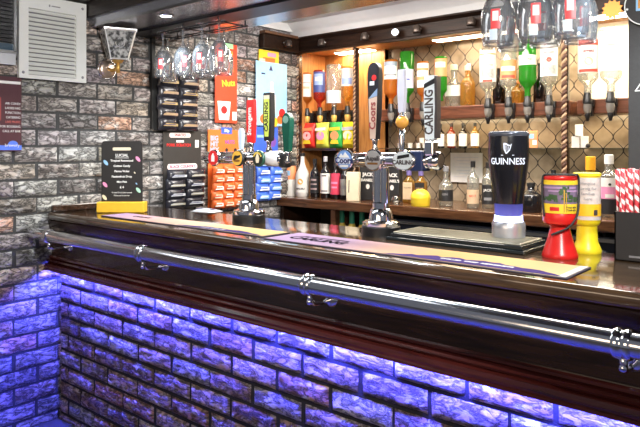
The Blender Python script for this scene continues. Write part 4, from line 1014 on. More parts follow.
# sign and chalk mark on the pillar
sp_ = at(647, 4, 0.612)
t = thing('round_sign', 'round dark sign with a thin white rim on the pillar', 'sign', (sp_.x, 0.62, sp_.z))
R_ = px(21, 640, 0.62)
w = MB(); w.lathe([(0.0, 0.01), (R_ * 0.95, 0.01), (R_, 0.006), (R_, 0.0)], 40, axis='y'); w.build('disc', MATS['pillar_paint'], t, angle=40)
w = MB(); w.tube([(R_ * 0.97 * cos(a), -0.009, R_ * 0.97 * sin(a)) for a in [i * 2 * pi / 48 for i in range(48)]], 0.0022, 8, closed=True); w.build('rim', WHITE, t, smooth=True)
w = MB(); w.prism([(-0.034, -0.02), (0.034, -0.02), (0.034, 0.05), (-0.034, 0.05)], 0.0102, 0.0112); w.build('picture_frame', PALEBLUE, t)
w = MB(); w.prism([(-0.027, -0.012), (0.027, -0.012), (0.027, 0.05), (-0.027, 0.05)], 0.0114, 0.012); w.build('picture', mat('sign_amber', (0.6, 0.28, 0.06), 0.5), t)
w = MB(); w.prism(circle(0.004, 10), 0.0102, 0.011, (-R_ * 0.86, 0, -0.01)); w.build('stud', WHITE, t)
cm = at(641, 91, 0.62)
w = MB(); w.prism([(-0.02, 0), (-0.0, 0.03), (0.004, 0.03), (-0.0145, 0.003), (0.02, 0.003), (0.02, 0)], 0.0, 0.0008, (cm.x, 0.62, cm.z)); o = w.build('chalk_mark', WHITE, pil)

# ------------------------------------------------------------------ BAR RUNNERS
def runner_mat(name, stops, axis_len, mtn=None):
    m = bpy.data.materials.new(name); m.use_nodes = True
    nt = m.node_tree; n = nt.nodes; l = nt.links; b = n['Principled BSDF']; b.inputs['Roughness'].default_value = 0.9; b.inputs['Specular IOR Level'].default_value = 0.15
    tc = n.new('ShaderNodeTexCoord'); sp = n.new('ShaderNodeSeparateXYZ'); l.new(tc.outputs['Object'], sp.inputs[0])
    q = math_node(n, l, 'DIVIDE', sp.outputs['X'], axis_len)
    r = n.new('ShaderNodeValToRGB'); l.new(q, r.inputs['Fac'])
    els = r.color_ramp.elements
    for i, (p, c) in enumerate(stops):
        e = els[i] if i < 2 else els.new(p)
        e.position = p; e.color = (*c, 1)
    l.new(r.outputs['Color'], b.inputs['Base Color'])
    return m
INK = mat('ink', (0.008, 0.006, 0.01), 0.95, spec=0.05)
LIL, PEACH, SUN, PLUM = (0.34, 0.23, 0.36), (0.5, 0.3, 0.24), (0.55, 0.38, 0.17), (0.13, 0.08, 0.3)
def runner(label, x0, x1, y0, y1, mm, rz=0.0):
    t = thing('bar_runner', label, 'bar runner', (x0, y0, 1.15), rz)
    w = MB(); w.box(0, x1 - x0, 0, y1 - y0, 0.0005, 0.0045, 0.0015, 1); w.build('mat_body', mat('runner_edge', (0.04, 0.03, 0.05), 0.7), t)
    w = MB(); w.box(0.006, x1 - x0 - 0.006, 0.006, y1 - y0 - 0.006, 0.0045, 0.0052); w.build('print', mm, t)
    return t, x1 - x0, y1 - y0
def mountains(t, x0, x1, ymax, m, seed):
    rnd = random.Random(seed); n = 22
    top = []
    for i in range(n + 1):
        f = i / n; e = sin(pi * f) ** 0.7
        top.append((x0 + (x1 - x0) * f, 0.008 + ymax * e * (0.75 + 0.35 * rnd.random())))
    w = MB(); w.prism([(x0, 0.008)] + top + [(x1, 0.008)], 0.0053, 0.0057, (0, 0, 0), (1, 0, 0), (0, 1, 0), (0, 0, 1)); return w.build('mountain_print', m, t)
PURP = mat('print_purple', (0.05, 0.025, 0.13), 0.8, spec=0.15)
t, L_, W_ = runner('long sunset coloured bar runner at the left end of the bar', 0.43, 1.61, -0.005, 0.155, runner_mat('runner_left', [(0.0, LIL), (0.35, PEACH), (0.6, (0.55, 0.4, 0.27)), (0.85, SUN), (1.0, SUN)], 1.18))
mountains(t, 0.62, 1.16, 0.05, PURP, 4)
text('CARLING', 0.034, (0.24, 0.085, 0.0056), (1, 0, 0), (0, 1, 0), INK, t, bold=0.001)
text('MADE IN THE COUNTRY', 0.014, (0.85, 0.028, 0.006), (1, 0, 0), (0, 1, 0), WHITE, t)
t, L_, W_ = runner('long sunset coloured bar runner in front of the drip tray', 1.645, 2.79, -0.035, 0.17, runner_mat('runner_right', [(0.0, LIL), (0.25, (0.38, 0.25, 0.35)), (0.42, PEACH), (0.62, (0.58, 0.33, 0.13)), (0.85, SUN), (1.0, (0.56, 0.43, 0.22))], 1.145), 0.0)
mountains(t, 0.55, 1.13, 0.085, PURP, 9)
text('CARLING', 0.07, (0.20, 0.085, 0.0056), (1, 0, 0), (0, 1, 0), INK, t, bold=0.0025, sx=0.9)
w = MB(); w.prism([(0.08, 0.125), (0.31, 0.13), (0.31, 0.143), (0.10, 0.138)], 0.0053, 0.0057, (0, 0, 0), (1, 0, 0), (0, 1, 0), (0, 0, 1)); w.build('slash_print', INK, t)
w = MB(); w.box(1.118, 1.138, 0.006, 0.199, 0.0053, 0.0057); w.build('end_border', mat('border_white', (0.5, 0.5, 0.55), 0.8), t)
text('CHILLED  CRISP  REFRESHING', 0.018, (0.86, 0.045, 0.0062), (1, 0, 0), (0, 1, 0), WHITE, t, bold=0.0004)

# little packets lying on the bar below the snack cards
p = on_bar = at(209, 212, 0.40)
o = thing('snack_packet', 'white and blue snack packet lying flat on the bar by the left tap', 'snack packet', (p.x - 0.02, 0.40, 1.152), radians(12))
me = pillow_mesh(0.15, 0.09, 0.03, 8, 7, 0.1, 77)
for v in me.vertices: x, y, z = v.co; v.co = (x, z - 0.045, -y)
link('bag', me, SILVER, o)
w = MB(); w.prism([(-0.06, -0.012), (0.05, -0.016), (0.055, 0.014), (-0.055, 0.018)], 0.0285, 0.0295, (0, 0, 0), (1, 0, 0), (0, 1, 0), (0, 0, 1)); w.build('blue_print', NAVY, o)
# ------------------------------------------------------------------ BOTTLES
AMBER = glass('amber_spirit', (0.75, 0.26, 0.03), (0.3, 0.08, 0.01), alpha=0.35, body=(0.9, 0.36, 0.05))
CLEARSP = glass('clear_spirit', (0.88, 0.9, 0.86), (0.5, 0.52, 0.48), gl=0.35, alpha=0.2, body=(0.88, 0.88, 0.82))
GREENG = glass('green_glass', (0.12, 0.65, 0.08), (0.02, 0.2, 0.02), alpha=0.35, body=(0.09, 0.52, 0.06))
GOLDSP = glass('golden_spirit', (0.85, 0.55, 0.12), (0.4, 0.2, 0.03), alpha=0.25, body=(0.85, 0.55, 0.12))
REDSP = glass('red_spirit', (0.7, 0.1, 0.04), (0.25, 0.02, 0.01), alpha=0.25, body=(0.75, 0.12, 0.05))
DARKG = glass('dark_glass', (0.05, 0.025, 0.015), (0.01, 0.006, 0.004), gl=0.2, alpha=0.3, body=(0.03, 0.015, 0.01))
BLACKG = mat('black_glass', (0.01, 0.01, 0.012), 0.12, coat=0.3)
WHITEB = mat('white_bottle', (0.8, 0.79, 0.75), 0.25)
def bprof(H, r, rn, hb, hs, square=False):
    """outline of a bottle: body to hb, shoulder to hs, neck to H"""
    p = [(0.0, 0.0), (r * 0.9, 0.0), (r, r * 0.12), (r, hb)]
    for k in range(1, 7):
        f = k / 6; p.append((rn + (r - rn) * (0.5 + 0.5 * cos(pi * f)), hb + (hs - hb) * f))
    p += [(rn, H * 0.985), (rn * 1.15, H * 0.985), (rn * 1.15, H), (0, H)]
    return p
def bottle(name, label, loc, H, r, body, cap=None, paper=None, ink=None, lz=(0.15, 0.55), rn=None, hb=None, hs=None, inv=False, rz=0.35, group=None, square=1.0, cat='bottle', lettering=None, capz=0.88, emblem=None, bands=()):
    t = thing(name, label, cat, loc, rz, group)
    hb = hb or (0.74 if inv else 0.62); hs = hs or (0.9 if inv else 0.8)
    if inv: r *= 1.13
    if inv and lz[1] - lz[0] > 0.38: lz = (0.05, min(0.68, 0.05 + lz[1] - lz[0]))
    rn = rn or r * 0.34
    pr = bprof(H, r, rn, hb * H, hs * H)
    if inv: pr = [(a, H - b) for a, b in pr][::-1]
    w = MB(); w.lathe(pr, 24); w.build('glass', body, t, angle=50)
    Z = (lambda f: H * (1 - f)) if inv else (lambda f: H * f)
    if paper:
        a, b = sorted((Z(lz[0]), Z(lz[1])))
        w = MB(); w.patch(lambda z: r, a, b, -1.35, 1.35, 14, 2, 0.0009); lab = w.build('paper_label', paper, t, smooth=True)
        for (f0, f1, m, aw) in bands:
            w = MB(); w.patch(lambda z: r, a + (b - a) * f0, a + (b - a) * f1, -aw, aw, 12, 1, 0.0016); w.build('label_band', m, lab, smooth=True)
        if lettering:
            s_, sz, f, m = lettering
            me = text(s_, sz, (0, 0, a + (b - a) * f), (1, 0, 0), (0, 0, 1), m, lab, wrap=lambda z: r + 0.0008, bold=sz * 0.02)
        if emblem:
            f, rr, m = emblem
            w = MB(); vv = []
            for x, z in circle(rr, 16):
                zz = a + (b - a) * f + z; vv.append(w.bm.verts.new(((r + 0.003) * sin(x / r), -(r + 0.003) * cos(x / r), zz)))
            w.bm.faces.new(vv); w.build('emblem', m, lab)
    if cap and not inv:
        w = MB(); w.lathe([(rn * 1.2, H * capz), (rn * 1.2, H * 1.004), (rn * 0.9, H * 1.012), (0, H * 1.012)], 18); w.build('cap', cap, t, angle=40)
    return t
ZO = 1.82
GOLDCUP = mat('gold_chamber', (0.8, 0.5, 0.12), 0.3, 0.3)
CUP = glass('optic_cup', (0.9, 0.88, 0.82), (0.45, 0.42, 0.38), gl=0.3, alpha=0.35, body=(0.8, 0.76, 0.7))
def optic(label, x, y, chamber, group):
    t = thing('optic_dispenser', label, 'spirit measure', (x, y, 1.655), 0, group)
    w = MB(); w.lathe([(0.0, 0.167), (0.016, 0.166), (0.021, 0.155), (0.021, 0.135), (0.026, 0.125), (0.026, 0.105), (0.02, 0.10), (0.0, 0.10)], 18); w.build('collar', BLACK, t, angle=40)
    w = MB(); w.lathe([(0.022, 0.10), (0.024, 0.085), (0.021, 0.06), (0.014, 0.045), (0.0, 0.045)], 18); w.build('chamber', chamber, t, smooth=True)
    w = MB(); w.lathe([(0.015, 0.046), (0.018, 0.035), (0.012, 0.02), (0.008, 0.0), (0.0, 0.0)], 14); w.build('spout', BLACK, t, smooth=True)
    w = MB(); w.box(-0.028, 0.028, 0.018, 0.05, 0.085, 0.13, 0.004); w.box(-0.02, 0.02, 0.02, 0.055, 0.03, 0.09); w.build('bracket', BLACK, t)
    return t
# bay one
Y = 2.055
g1 = 'upturned bottles in the left bay'; go1 = 'optics under the left bay bottles'
X = lambda u, y=Y: at(u, 100, y).x
NV = mat('label_navy', (0.06, 0.09, 0.28), 0.45); LW_ = mat('label_white', (0.82, 0.8, 0.76), 0.5); LB = mat('label_blue', (0.35, 0.45, 0.8), 0.5); LBK = mat('label_black', (0.02, 0.02, 0.022), 0.45); LR = mat('label_red', (0.7, 0.08, 0.05), 0.45); LTAN = mat('label_tan', (0.68, 0.5, 0.32), 0.5); LOR = mat('label_orange2', (0.85, 0.3, 0.12), 0.5)
bottle('spirit_bottle', 'upturned amber bottle with a large white label beside the left wall', (X(306), Y, ZO), 0.285, 0.042, AMBER, paper=LW_, lz=(0.28, 0.96), inv=True, group=g1, bands=((0.35, 0.45, LTAN, .8), (0.6, 0.63, GREY, .9)), rz=0.5)
bottle('spirit_bottle', 'upturned orange bottle with a navy and white label', (X(319.5), Y, ZO), 0.295, 0.043, REDSP, paper=NV, lz=(0.35, 0.9), inv=True, group=g1, bands=((0.35, 0.9, LB, .75), (0.55, 0.75, LW_, .6)), rz=0.5)
bottle('spirit_bottle', 'upturned round shouldered clear bottle, widest in the left bay', (X(334), Y, ZO), 0.325, 0.052, CLEARSP, paper=mat('label_frost', (0.75, 0.8, 0.84), 0.4), lz=(0.62, 0.92), inv=True, group=g1, bands=((0.3, 0.6, WHITE, .8),), rz=0.5, rn=0.02)
bottle('spirit_bottle', 'upturned golden bottle with a slanting blue white label', (X(347.5), Y, ZO), 0.3, 0.041, GOLDSP, paper=LW_, lz=(0.45, 0.9), inv=True, group=g1, bands=((0.1, 0.45, LB, .9),), rz=0.5)
for u, s_ in ((307, 'under the white labelled amber bottle'), (320, 'under the navy labelled bottle'), (334, 'under the round shouldered clear bottle'), (347.5, 'under the golden bottle')):
    optic('black optic with gold chamber ' + s_, X(u), Y, GOLDCUP, go1)
# snack bags on the shelf
def bag(label, u, m, m2, m3, wd=0.128, hh=0.2, y=2.05, rz=0.1):
    o = thing('snack_bag', label, 'snack bag', (at(u, 140, y).x, y + 0.02, 1.50), rz, 'snack bags on the dark shelf')
    link('bag', pillow_mesh(wd, hh, 0.06, 10, 10, 0.08, u), m, o)
    w = MB(); w.prism(circle(wd * 0.3, 18, (0, 0), sy=0.9), 0.061, 0.062, (0, 0, hh * 0.48)); w.build('roundel', m2, o)
    w = MB(); w.prism([(-wd * .38, 0), (wd * .38, 0.006), (wd * .38, 0.03), (-wd * .38, 0.024)], 0.0615, 0.0625, (0, 0, hh * 0.66)); w.build('name_band', m3, o)
    w = MB(); w.prism([(-wd * .3, 0), (wd * .3, 0), (wd * .22, 0.03), (-wd * .22, 0.03)], 0.0612, 0.062, (0, 0, hh * 0.16)); w.build('crisp_picture', YELLOW, o)
    return o
bag('red crisp bag with a pink roundel, leftmost on the dark shelf', 309.5, mat('bag_red', (0.75, 0.04, 0.03), 0.25), mat('rosy', (0.85, 0.5, 0.5), .4), LOR)
bag('yellow and pink crisp bag second from the left', 323, mat('bag_lime', (0.7, 0.72, 0.1), 0.25), PINK, WHITE)
bag('green and red topped crisp bag on the dark shelf', 337, mat('bag_green', (0.05, 0.42, 0.08), 0.25), LOR, YELLOW)
bag('yellow crisp bag with a grey band beside the rope post', 350, mat('bag_yellow', (0.88, 0.68, 0.03), 0.25), CREAM, SILVER)
# bay two upturned bottles
g2 = 'upturned bottles in the middle bay'; go2 = 'optics under the middle bay bottles'
bottle('spirit_bottle', 'upturned amber bottle with white label behind the copper tap handle', (X(391), Y, ZO), 0.315, 0.044, AMBER, paper=LW_, lz=(0.42, 0.82), inv=True, group=g2, bands=((0.2, 0.3, GREY, 1.0), (0.75, 1.0, mat('label_slate', (0.3, 0.34, 0.4), .5), 1.2)))
bottle('spirit_bottle', 'tall upturned green bottle behind the pale tap handle', (X(407), Y, ZO), 0.36, 0.044, GREENG, paper=mat('label_lilac', (0.68, 0.66, 0.78), 0.5), lz=(0.35, 0.72), inv=True, group=g2, bands=((0.4, 0.5, NV, .6),))
bottle('spirit_bottle', 'upturned bottle with orange and white bands right of the green one', (X(423), Y, ZO), 0.28, 0.036, AMBER, paper=LW_, lz=(0.3, 0.9), inv=True, group=g2, bands=((0.3, 0.45, LOR, 1.2), (0.7, 0.8, LOR, 1.2)))
bottle('spirit_bottle', 'upturned teal green bottle behind the frosty white tap handle', (X(441), Y, ZO), 0.30, 0.036, GREENG, paper=LOR, lz=(0.3, 0.7), inv=True, group=g2, bands=((0.5, 0.8, LW_, .9),))
bottle('spirit_bottle', 'upturned clear bottle with tall white label below the goblets', (X(488), Y, ZO), 0.32, 0.046, CLEARSP, paper=LW_, lz=(0.16, 0.86), inv=True, group=g2, bands=((0.12, 0.42, mat('label_print_grey', (0.38, 0.4, 0.36), .5, var=.25, vscale=80), .8), (0.86, 0.9, GOLD, 1.2), (0.5, 0.56, LTAN, .7), (0.0, 0.07, LR, .6)))
bottle('spirit_bottle', 'upturned pinkish bottle with a red and white label', (X(508.5), Y, ZO), 0.33, 0.044, CLEARSP, paper=LOR, lz=(0.3, 0.66), inv=True, group=g2, bands=((0.42, 0.66, LW_, .95), (0.05, 0.2, LR, .9)))
bottle('spirit_bottle', 'upturned bright green bottle with a white band', (X(527.5), Y, ZO), 0.38, 0.046, GREENG, paper=LW_, lz=(0.34, 0.5), inv=True, group=g2, lettering=('GORD', 0.02, 0.55, GREEN))
bottle('spirit_bottle', 'upturned clear bottle with red spot on its white label', (X(549), Y, ZO), 0.345, 0.045, CLEARSP, paper=LW_, lz=(0.2, 0.9), inv=True, group=g2, emblem=(0.45, 0.016, LR), bands=((0.05, 0.3, MATS['label_print_grey'], .8), (0.84, 0.9, GREY, .6)), lettering=('BACARDI', 0.014, 0.65, MATS['print_dark']))
for u, s_ in ((391, 'behind the copper tap handle'), (407, 'under the tall green bottle, behind the amber ball'), (423, 'under the orange banded bottle'), (488, 'under the tall white label bottle'), (508.5, 'under the pinkish bottle'), (527.5, 'under the bright green bottle'), (549, 'under the red spot bottle')):
    optic('black optic with clear chamber ' + s_, X(u), Y, CUP, go2)
# standing bottles on the red shelf
YS = 2.2; zs = 1.786
def xs(u): return at(u, 100, YS).x
gs = 'bottles standing on the reddish shelf'
bottle('spirit_bottle', 'stout clear decanter bottle with a round stopper on the reddish shelf', (xs(454), YS, zs), 0.29, 0.062, CLEARSP, cap=CREAM, paper=LW_, lz=(0.25, 0.5), hb=0.45, hs=0.7, group=gs)
bottle('spirit_bottle', 'golden bottle with a pale cap on the reddish shelf', (xs(469), YS - 0.02, zs), 0.275, 0.05, GOLDSP, cap=CREAM, hb=0.55, hs=0.75, group=gs)
bottle('spirit_bottle', 'slim golden bottle with white cap behind the decanter', (xs(463), YS + 0.085, zs), 0.30, 0.035, GOLDSP, cap=WHITE, hb=0.6, hs=0.8, group=gs)
bottle('spirit_bottle', 'dark brown bottle standing behind the tall white label bottle', (xs(499), YS, zs), 0.24, 0.04, DARKG, hb=0.55, hs=0.8, group=gs)
bottle('spirit_bottle', 'dark brown bottle standing left of the red spot bottle', (xs(540), YS, zs), 0.25, 0.04, DARKG, hb=0.5, hs=0.75, group=gs)
bottle('spirit_bottle', 'small orange bottle standing behind the pinkish bottle', (xs(517), YS, zs), 0.15, 0.045, GOLDSP, cap=LOR, hb=0.5, hs=0.75, group=gs)
bottle('spirit_bottle', 'amber bottle standing at the left end of the reddish shelf', (xs(430), YS, zs), 0.2, 0.04, AMBER, cap=LR, hb=0.55, hs=0.8, group=gs)
# bay three
g3 = 'upturned bottles in the right bay'
bottle('spirit_bottle', 'upturned bottle with red and gold label right of the rope post', (X(588), Y, ZO), 0.35, 0.05, CLEARSP, paper=LW_, lz=(0.2, 0.92), inv=True, group=g3, bands=((0.72, 0.88, LR, 1.1), (0.02, 0.1, LR, 1.0), (0.92, 0.98, LTAN, 1.1)), lettering=('JEFFERS', 0.018, 0.56, MATS['print_brown']), emblem=(0.3, 0.024, LTAN), rn=0.02)
bottle('spirit_bottle', 'upturned very pale bottle beside the dark pillar', (X(611), Y, ZO), 0.36, 0.052, CLEARSP, paper=LW_, lz=(0.2, 0.94), inv=True, group=g3, bands=((0.62, 0.65, LTAN, .8), (0.76, 0.78, GREY, .9)), rn=0.02)
for u, s_ in ((587.5, 'under the red and gold labelled bottle'), (610.5, 'beside the dark pillar')):
    optic('black optic with pale chamber ' + s_, X(u), Y, CUP, 'optics in the right bay')
st = at(613, 10, 1.905)
w = MB(); w.prism([((0.055 if i % 2 else 0.042) * cos(i * pi / 12), (0.055 if i % 2 else 0.042) * sin(i * pi / 12)) for i in range(24)], 0, 0.004, (st.x, 1.893, st.z)); tag(w.build('price_star', mat('star_orange', (0.7, 0.25, 0.01), 0.5)), 'orange star shaped card on the canopy beam by the pillar', 'card')

# things on the back counter
def xc(u, y=1.88): return at(u, 190, y).x
gc = 'bottles on the back counter'
YC = 1.88
t = thing('canister', 'slim white canister with an orange upper half beside the brick wall', 'canister', (xc(291), YC, ZC))
w = MB(); w.lathe([(0, 0), (0.040, 0), (0.042, 0.004), (0.042, 0.13), (0, 0.13)], 24); w.build('body', WHITEB, t, angle=40)
w = MB(); w.lathe([(0.0425, 0.13), (0.0425, 0.225), (0.036, 0.235), (0, 0.235)], 24); w.build('sleeve', LOR, t, angle=40)
w = MB(); w.lathe([(0.016, 0.235), (0.018, 0.29), (0.0, 0.295)], 14, cx=-0.014); w.lathe([(0.014, 0.235), (0.012, 0.27), (0.0, 0.275)], 14, cx=0.018); w.build('black_top', BLACK, t)
w = MB(); w.patch(lambda z: 0.0428, 0.16, 0.2, -0.5, 0.6, 6, 1); w.build('print', PALEBLUE, t)
bottle('liqueur_bottle', 'tall white bottle with an orange sun emblem and black cap', (xc(302.5), YC, ZC), 0.335, 0.055, WHITEB, cap=BLACK, hb=0.45, hs=0.82, rn=0.016, paper=WHITEB, lz=(0.1, 0.45), emblem=(0.72, 0.022, mat('sun_orange', (0.85, 0.4, 0.05), .4)), lettering=('MALIBU', 0.02, 0.25, MATS['print_dark']), group=gc, rz=0.4, capz=0.93)
bottle('spirit_bottle', 'black bottle with grey print beside the tall white bottle', (xc(315), YC, ZC), 0.29, 0.038, BLACKG, cap=BLACK, paper=LBK, lz=(0.12, 0.55), bands=((0.2, 0.3, mat('grey_pink', (.4, .3, .3), .5), .7), (0.5, 0.58, MATS['grey_pink'], .7), (0.75, 0.85, MATS['grey_pink'], .6)), group=gc)
bottle('spirit_bottle', 'dark bottle with white label and grey cap', (xc(325.5), YC, ZC), 0.31, 0.038, BLACKG, cap=SILVER, paper=LW_, lz=(0.12, 0.6), bands=((0.85, 0.92, MATS['print_dark'], .5), (0.08, 0.16, GREY, .7)), group=gc)
bottle('spirit_bottle', 'bottle with a bright pink red label under the blue badge', (xc(335.5), YC, ZC), 0.27, 0.037, BLACKG, cap=LBK, paper=mat('label_rose', (0.75, 0.06, 0.12), .45), lz=(0.12, 0.7), bands=((0.5, 0.6, PINK, .7), (0.3, 0.38, PINK, .6)), group=gc)
bottle('spirit_bottle', 'dark bottle with a grey label left of the cream box', (xc(345), YC, ZC), 0.27, 0.036, BLACKG, cap=LBK, paper=mat('label_ash', (0.3, 0.3, 0.28), .45), lz=(0.12, 0.55), bands=((0.4, 0.6, GREY, .6),), group=gc)
t = thing('napkin_box', 'cream upright dispenser box with a dark slot', 'dispenser', (xc(353.5, 1.82), 1.82, ZC), radians(24))
w = MB(); w.box(-0.046, 0.046, -0.03, 0.03, 0, 0.205, 0.004); w.build('box', CREAM, t)
w = MB(); w.prism([(-0.03, 0.06), (-0.024, 0.06), (-0.022, 0.15), (-0.028, 0.15)], 0.03, 0.0312); w.build('slot', MATTBLACK, t)
def jack(label, u, hw_, H, y=1.95, txt=True):
    t = thing('gift_tin', label, 'tin box', (at(u, 190, y).x, y, ZC), radians(15), 'black whiskey boxes on the back counter')
    w = MB(); w.box(-hw_, hw_, -0.045, 0.045, 0, H, 0.006); w.build('box', LBK, t)
    text("JACK", 0.034, (0, -0.0455, H * 0.74), (1, 0, 0), (0, 0, 1), LW_, t, bold=0.0015)
    text("DANIEL'S", 0.026, (0, -0.0455, H * 0.58), (1, 0, 0), (0, 0, 1), LW_, t, bold=0.001)
    w = MB(); w.prism(circle(0.014, 16, sy=1.3), 0.0452, 0.0462, (0, 0, H * 0.4)); w.build('oval_emblem', LW_, t)
    return t
jack('black whiskey box with white lettering left of the centre tap column', 370, 0.066, 0.25)
jack('black whiskey box with white lettering right of the centre tap column', 394, 0.05, 0.25)
t = thing('tealight_glass', 'small clear round glass beside the yellow dome', 'glass', (xc(396, 1.78), 1.78, ZC))
w = MB(); w.lathe([(0.0, 0.002), (0.018, 0.0), (0.028, 0.012), (0.033, 0.03), (0.028, 0.05), (0.022, 0.058), (0.02, 0.058), (0.026, 0.048), (0.03, 0.03), (0.024, 0.012), (0.0, 0.008)], 20); w.build('bowl', CLEAR, t, smooth=True)
w = MB(); w.lathe([(0.0, 0.010), (0.02, 0.010), (0.021, 0.022), (0.0, 0.022)], 16); w.build('candle', WHITE, t, smooth=True)
def boxed(label, u, paper, H=0.21, stop=PURPLE, y=1.93):
    t = thing('whiskey_bottle', label, 'bottle', (at(u, 190, y).x, y, ZC), radians(12), gc)
    w = MB(); w.box(-0.037, 0.037, -0.03, 0.03, 0, H * 0.72, 0.008); w.lathe([(0.034, H * 0.715), (0.02, H * 0.8), (0.014, H * 0.86), (0.014, H * 0.92), (0, H * 0.92)], 18); w.build('glass', GOLDSP, t, angle=40)
    w = MB(); w.lathe([(0.017, H * 0.9), (0.018, H * 1.1), (0.012, H * 1.13), (0, H * 1.13)], 16); w.build('stopper', stop, t, angle=40)
    quad('paper_label', (0, 0, H * 0.4), (1, 0, 0), (0, 0, 1), (0, -1, 0), 0.066, H * 0.55, paper, t, off=0.0305)
    text('OLD NO', 0.014, (0, -0.032, H * 0.5), (1, 0, 0), (0, 0, 1), MATS['print_dark'] if paper is not LBK else LTAN, t)
    return t
VIO = mat('stopper_violet', (0.2, 0.16, 0.42), 0.4)
boxed('square bottle with tan label and violet stopper behind the yellow dome', 409, LTAN, stop=VIO)
boxed('square bottle with black label and violet stopper behind the yellow dome', 421, LBK, stop=VIO)
t = thing('ice_dome', 'small bright yellow dome shaped tub on the back counter', 'tub', (xc(420.5, 1.79), 1.79, ZC))
w = MB(); w.lathe([(0.0, 0.0), (0.058, 0.0), (0.061, 0.005), (0.062, 0.052), (0.0, 0.053)], 28); w.build('tub', mat('tub_yellow', (0.88, 0.66, 0.04), 0.35), t, angle=40)
w = MB(); w.lathe([(0.064, 0.05), (0.064, 0.058), (0.058, 0.078), (0.042, 0.098), (0.02, 0.108), (0, 0.11)], 28); w.build('lid', MATS['tub_yellow'], t, angle=40)
bottle('spirit_bottle', 'clear bottle with a small black label below the pale notice', (xc(446), YC, ZC), 0.255, 0.046, CLEARSP, cap=GREY, paper=LBK, lz=(0.14, 0.42), hb=0.5, hs=0.7, group=gc, lettering=('GIN', 0.02, 0.6, GREY))
bottle('spirit_bottle', 'clear bottle with dark cap and tan label below the pale notice', (xc(473), YC, ZC), 0.29, 0.037, CLEARSP, cap=BLACK, paper=LTAN, lz=(0.1, 0.4), hb=0.62, hs=0.8, group=gc, lettering=('NO 7', 0.018, 0.55, LR))
bottle('spirit_bottle', 'black labelled whiskey bottle left of the glowing beer font', (xc(486), YC + 0.03, ZC), 0.285, 0.038, CLEARSP, cap=BLACK, paper=LBK, lz=(0.1, 0.52), hb=0.62, hs=0.8, group=gc, lettering=('JACK', 0.022, 0.72, LW_), bands=((0.2, 0.35, GREY, .6),))
bottle('spirit_bottle', 'squat black bottle seen between the beer font and the red tin', (xc(531), YC, ZC), 0.17, 0.06, BLACKG, cap=BLACK, hb=0.55, hs=0.78, group=gc)
bottle('spirit_bottle', 'dark bottle behind the right edge of the beer font', (xc(541), YC + .2, ZC), 0.24, 0.038, BLACKG, cap=BLACK, hb=0.55, hs=0.78, group=gc)
bottle('spirit_bottle', 'clear bottle with big orange cap behind the yellow tin', (xc(590.5), YC, ZC), 0.325, 0.042, GOLDSP, cap=mat('cap_orange', (0.9, 0.42, 0.02), .4), hb=0.6, hs=0.78, rn=0.022, capz=0.78, group=gc)
bottle('spirit_bottle', 'clear bottle with white cap and pink black label by the straw box', (xc(609), YC, ZC), 0.335, 0.046, CLEARSP, cap=WHITE, paper=PINK, lz=(0.06, 0.64), hb=0.66, hs=0.78, rn=0.02, capz=0.86, group=gc, bands=((0.0, 0.42, LBK, 1.3), (0.75, 1.0, LW_, 1.3), (0.45, 0.55, LW_, .5)), emblem=(0.82, 0.007, MATS['print_dark']))
# pale notice on the tiles
a, b = at(450, 182, 2.31), at(482, 153, 2.31)
t = thing('notice', 'pale printed notice leaning on the lattice tiles', 'notice', ((a.x + b.x) / 2, 2.322, a.z))
hw_ = (b.x - a.x) / 2; HN = b.z - a.z
w = MB(); w.box(-hw_, hw_, -0.006, 0, 0, HN, 0.002); w.build('sheet', mat('notice_grey', (0.72, 0.70, 0.68), .4), t)
for i in range(7): quad('print_line', (0.0, 0, HN * (0.85 - i * 0.11)), (1, 0, 0), (0, 0, 1), (0, -1, 0), hw_ * (1.5 - 0.3 * (i % 3)), 0.005, SILVER, t, off=0.0061)
# miniatures on the glass shelf
YG = 2.22
gm = 'miniature bottles on the glass shelf'
for u, body, s_ in ((440.5, DARKG, 'dark miniature bottle with white label, leftmost on the glass shelf'), (451.5, REDSP, 'red brown miniature bottle with white label on the glass shelf'), (463, DARKG, 'dark miniature bottle with white label between the red and the green one'), (475, GOLDSP, 'greenish gold miniature bottle with white label on the glass shelf')):
    bottle('miniature_bottle', s_, (at(u, 140, YG).x, YG, 1.50), 0.17, 0.028, body, cap=BLACK, paper=LW_, lz=(0.08, 0.58), hb=0.6, hs=0.8, group=gm)
def cups(label, u, n, wd, y=2.22, group=None):
    x = at(u, 140, y).x
    t = thing('shot_cup', label, 'cup', (x, y, 1.50), 0, group)
    return t
gcup = 'white cups on the glass shelf'
def cup(label, x, z, y=2.22):
    t = thing('shot_cup', label, 'cup', (x, y, z), 0, gcup)
    w = MB(); w.lathe([(0.0, 0.0), (0.016, 0.0), (0.019, 0.036), (0.017, 0.036), (0.014, 0.004), (0.0, 0.004)], 18); w.build('cup', mat('porcelain', (0.8, 0.78, 0.74), .3), t, angle=40)
for (u, dx, z, s_) in ((400, 0, 0, 'small white cup left of the amber ball on the glass shelf'), (410, 0, 0, 'small white cup right of the amber ball on the glass shelf'), (418.5, 0, 0, 'small white cup at left foot of the stack by the frosty handle'), (425, 0, 0, 'small white cup at right foot of the stack by the frosty handle'), (421.7, 0, 0.037, 'small white cup on top of the stack by the frosty handle')):
    cup(s_, at(u, 145, 2.22).x, 1.50 + z)
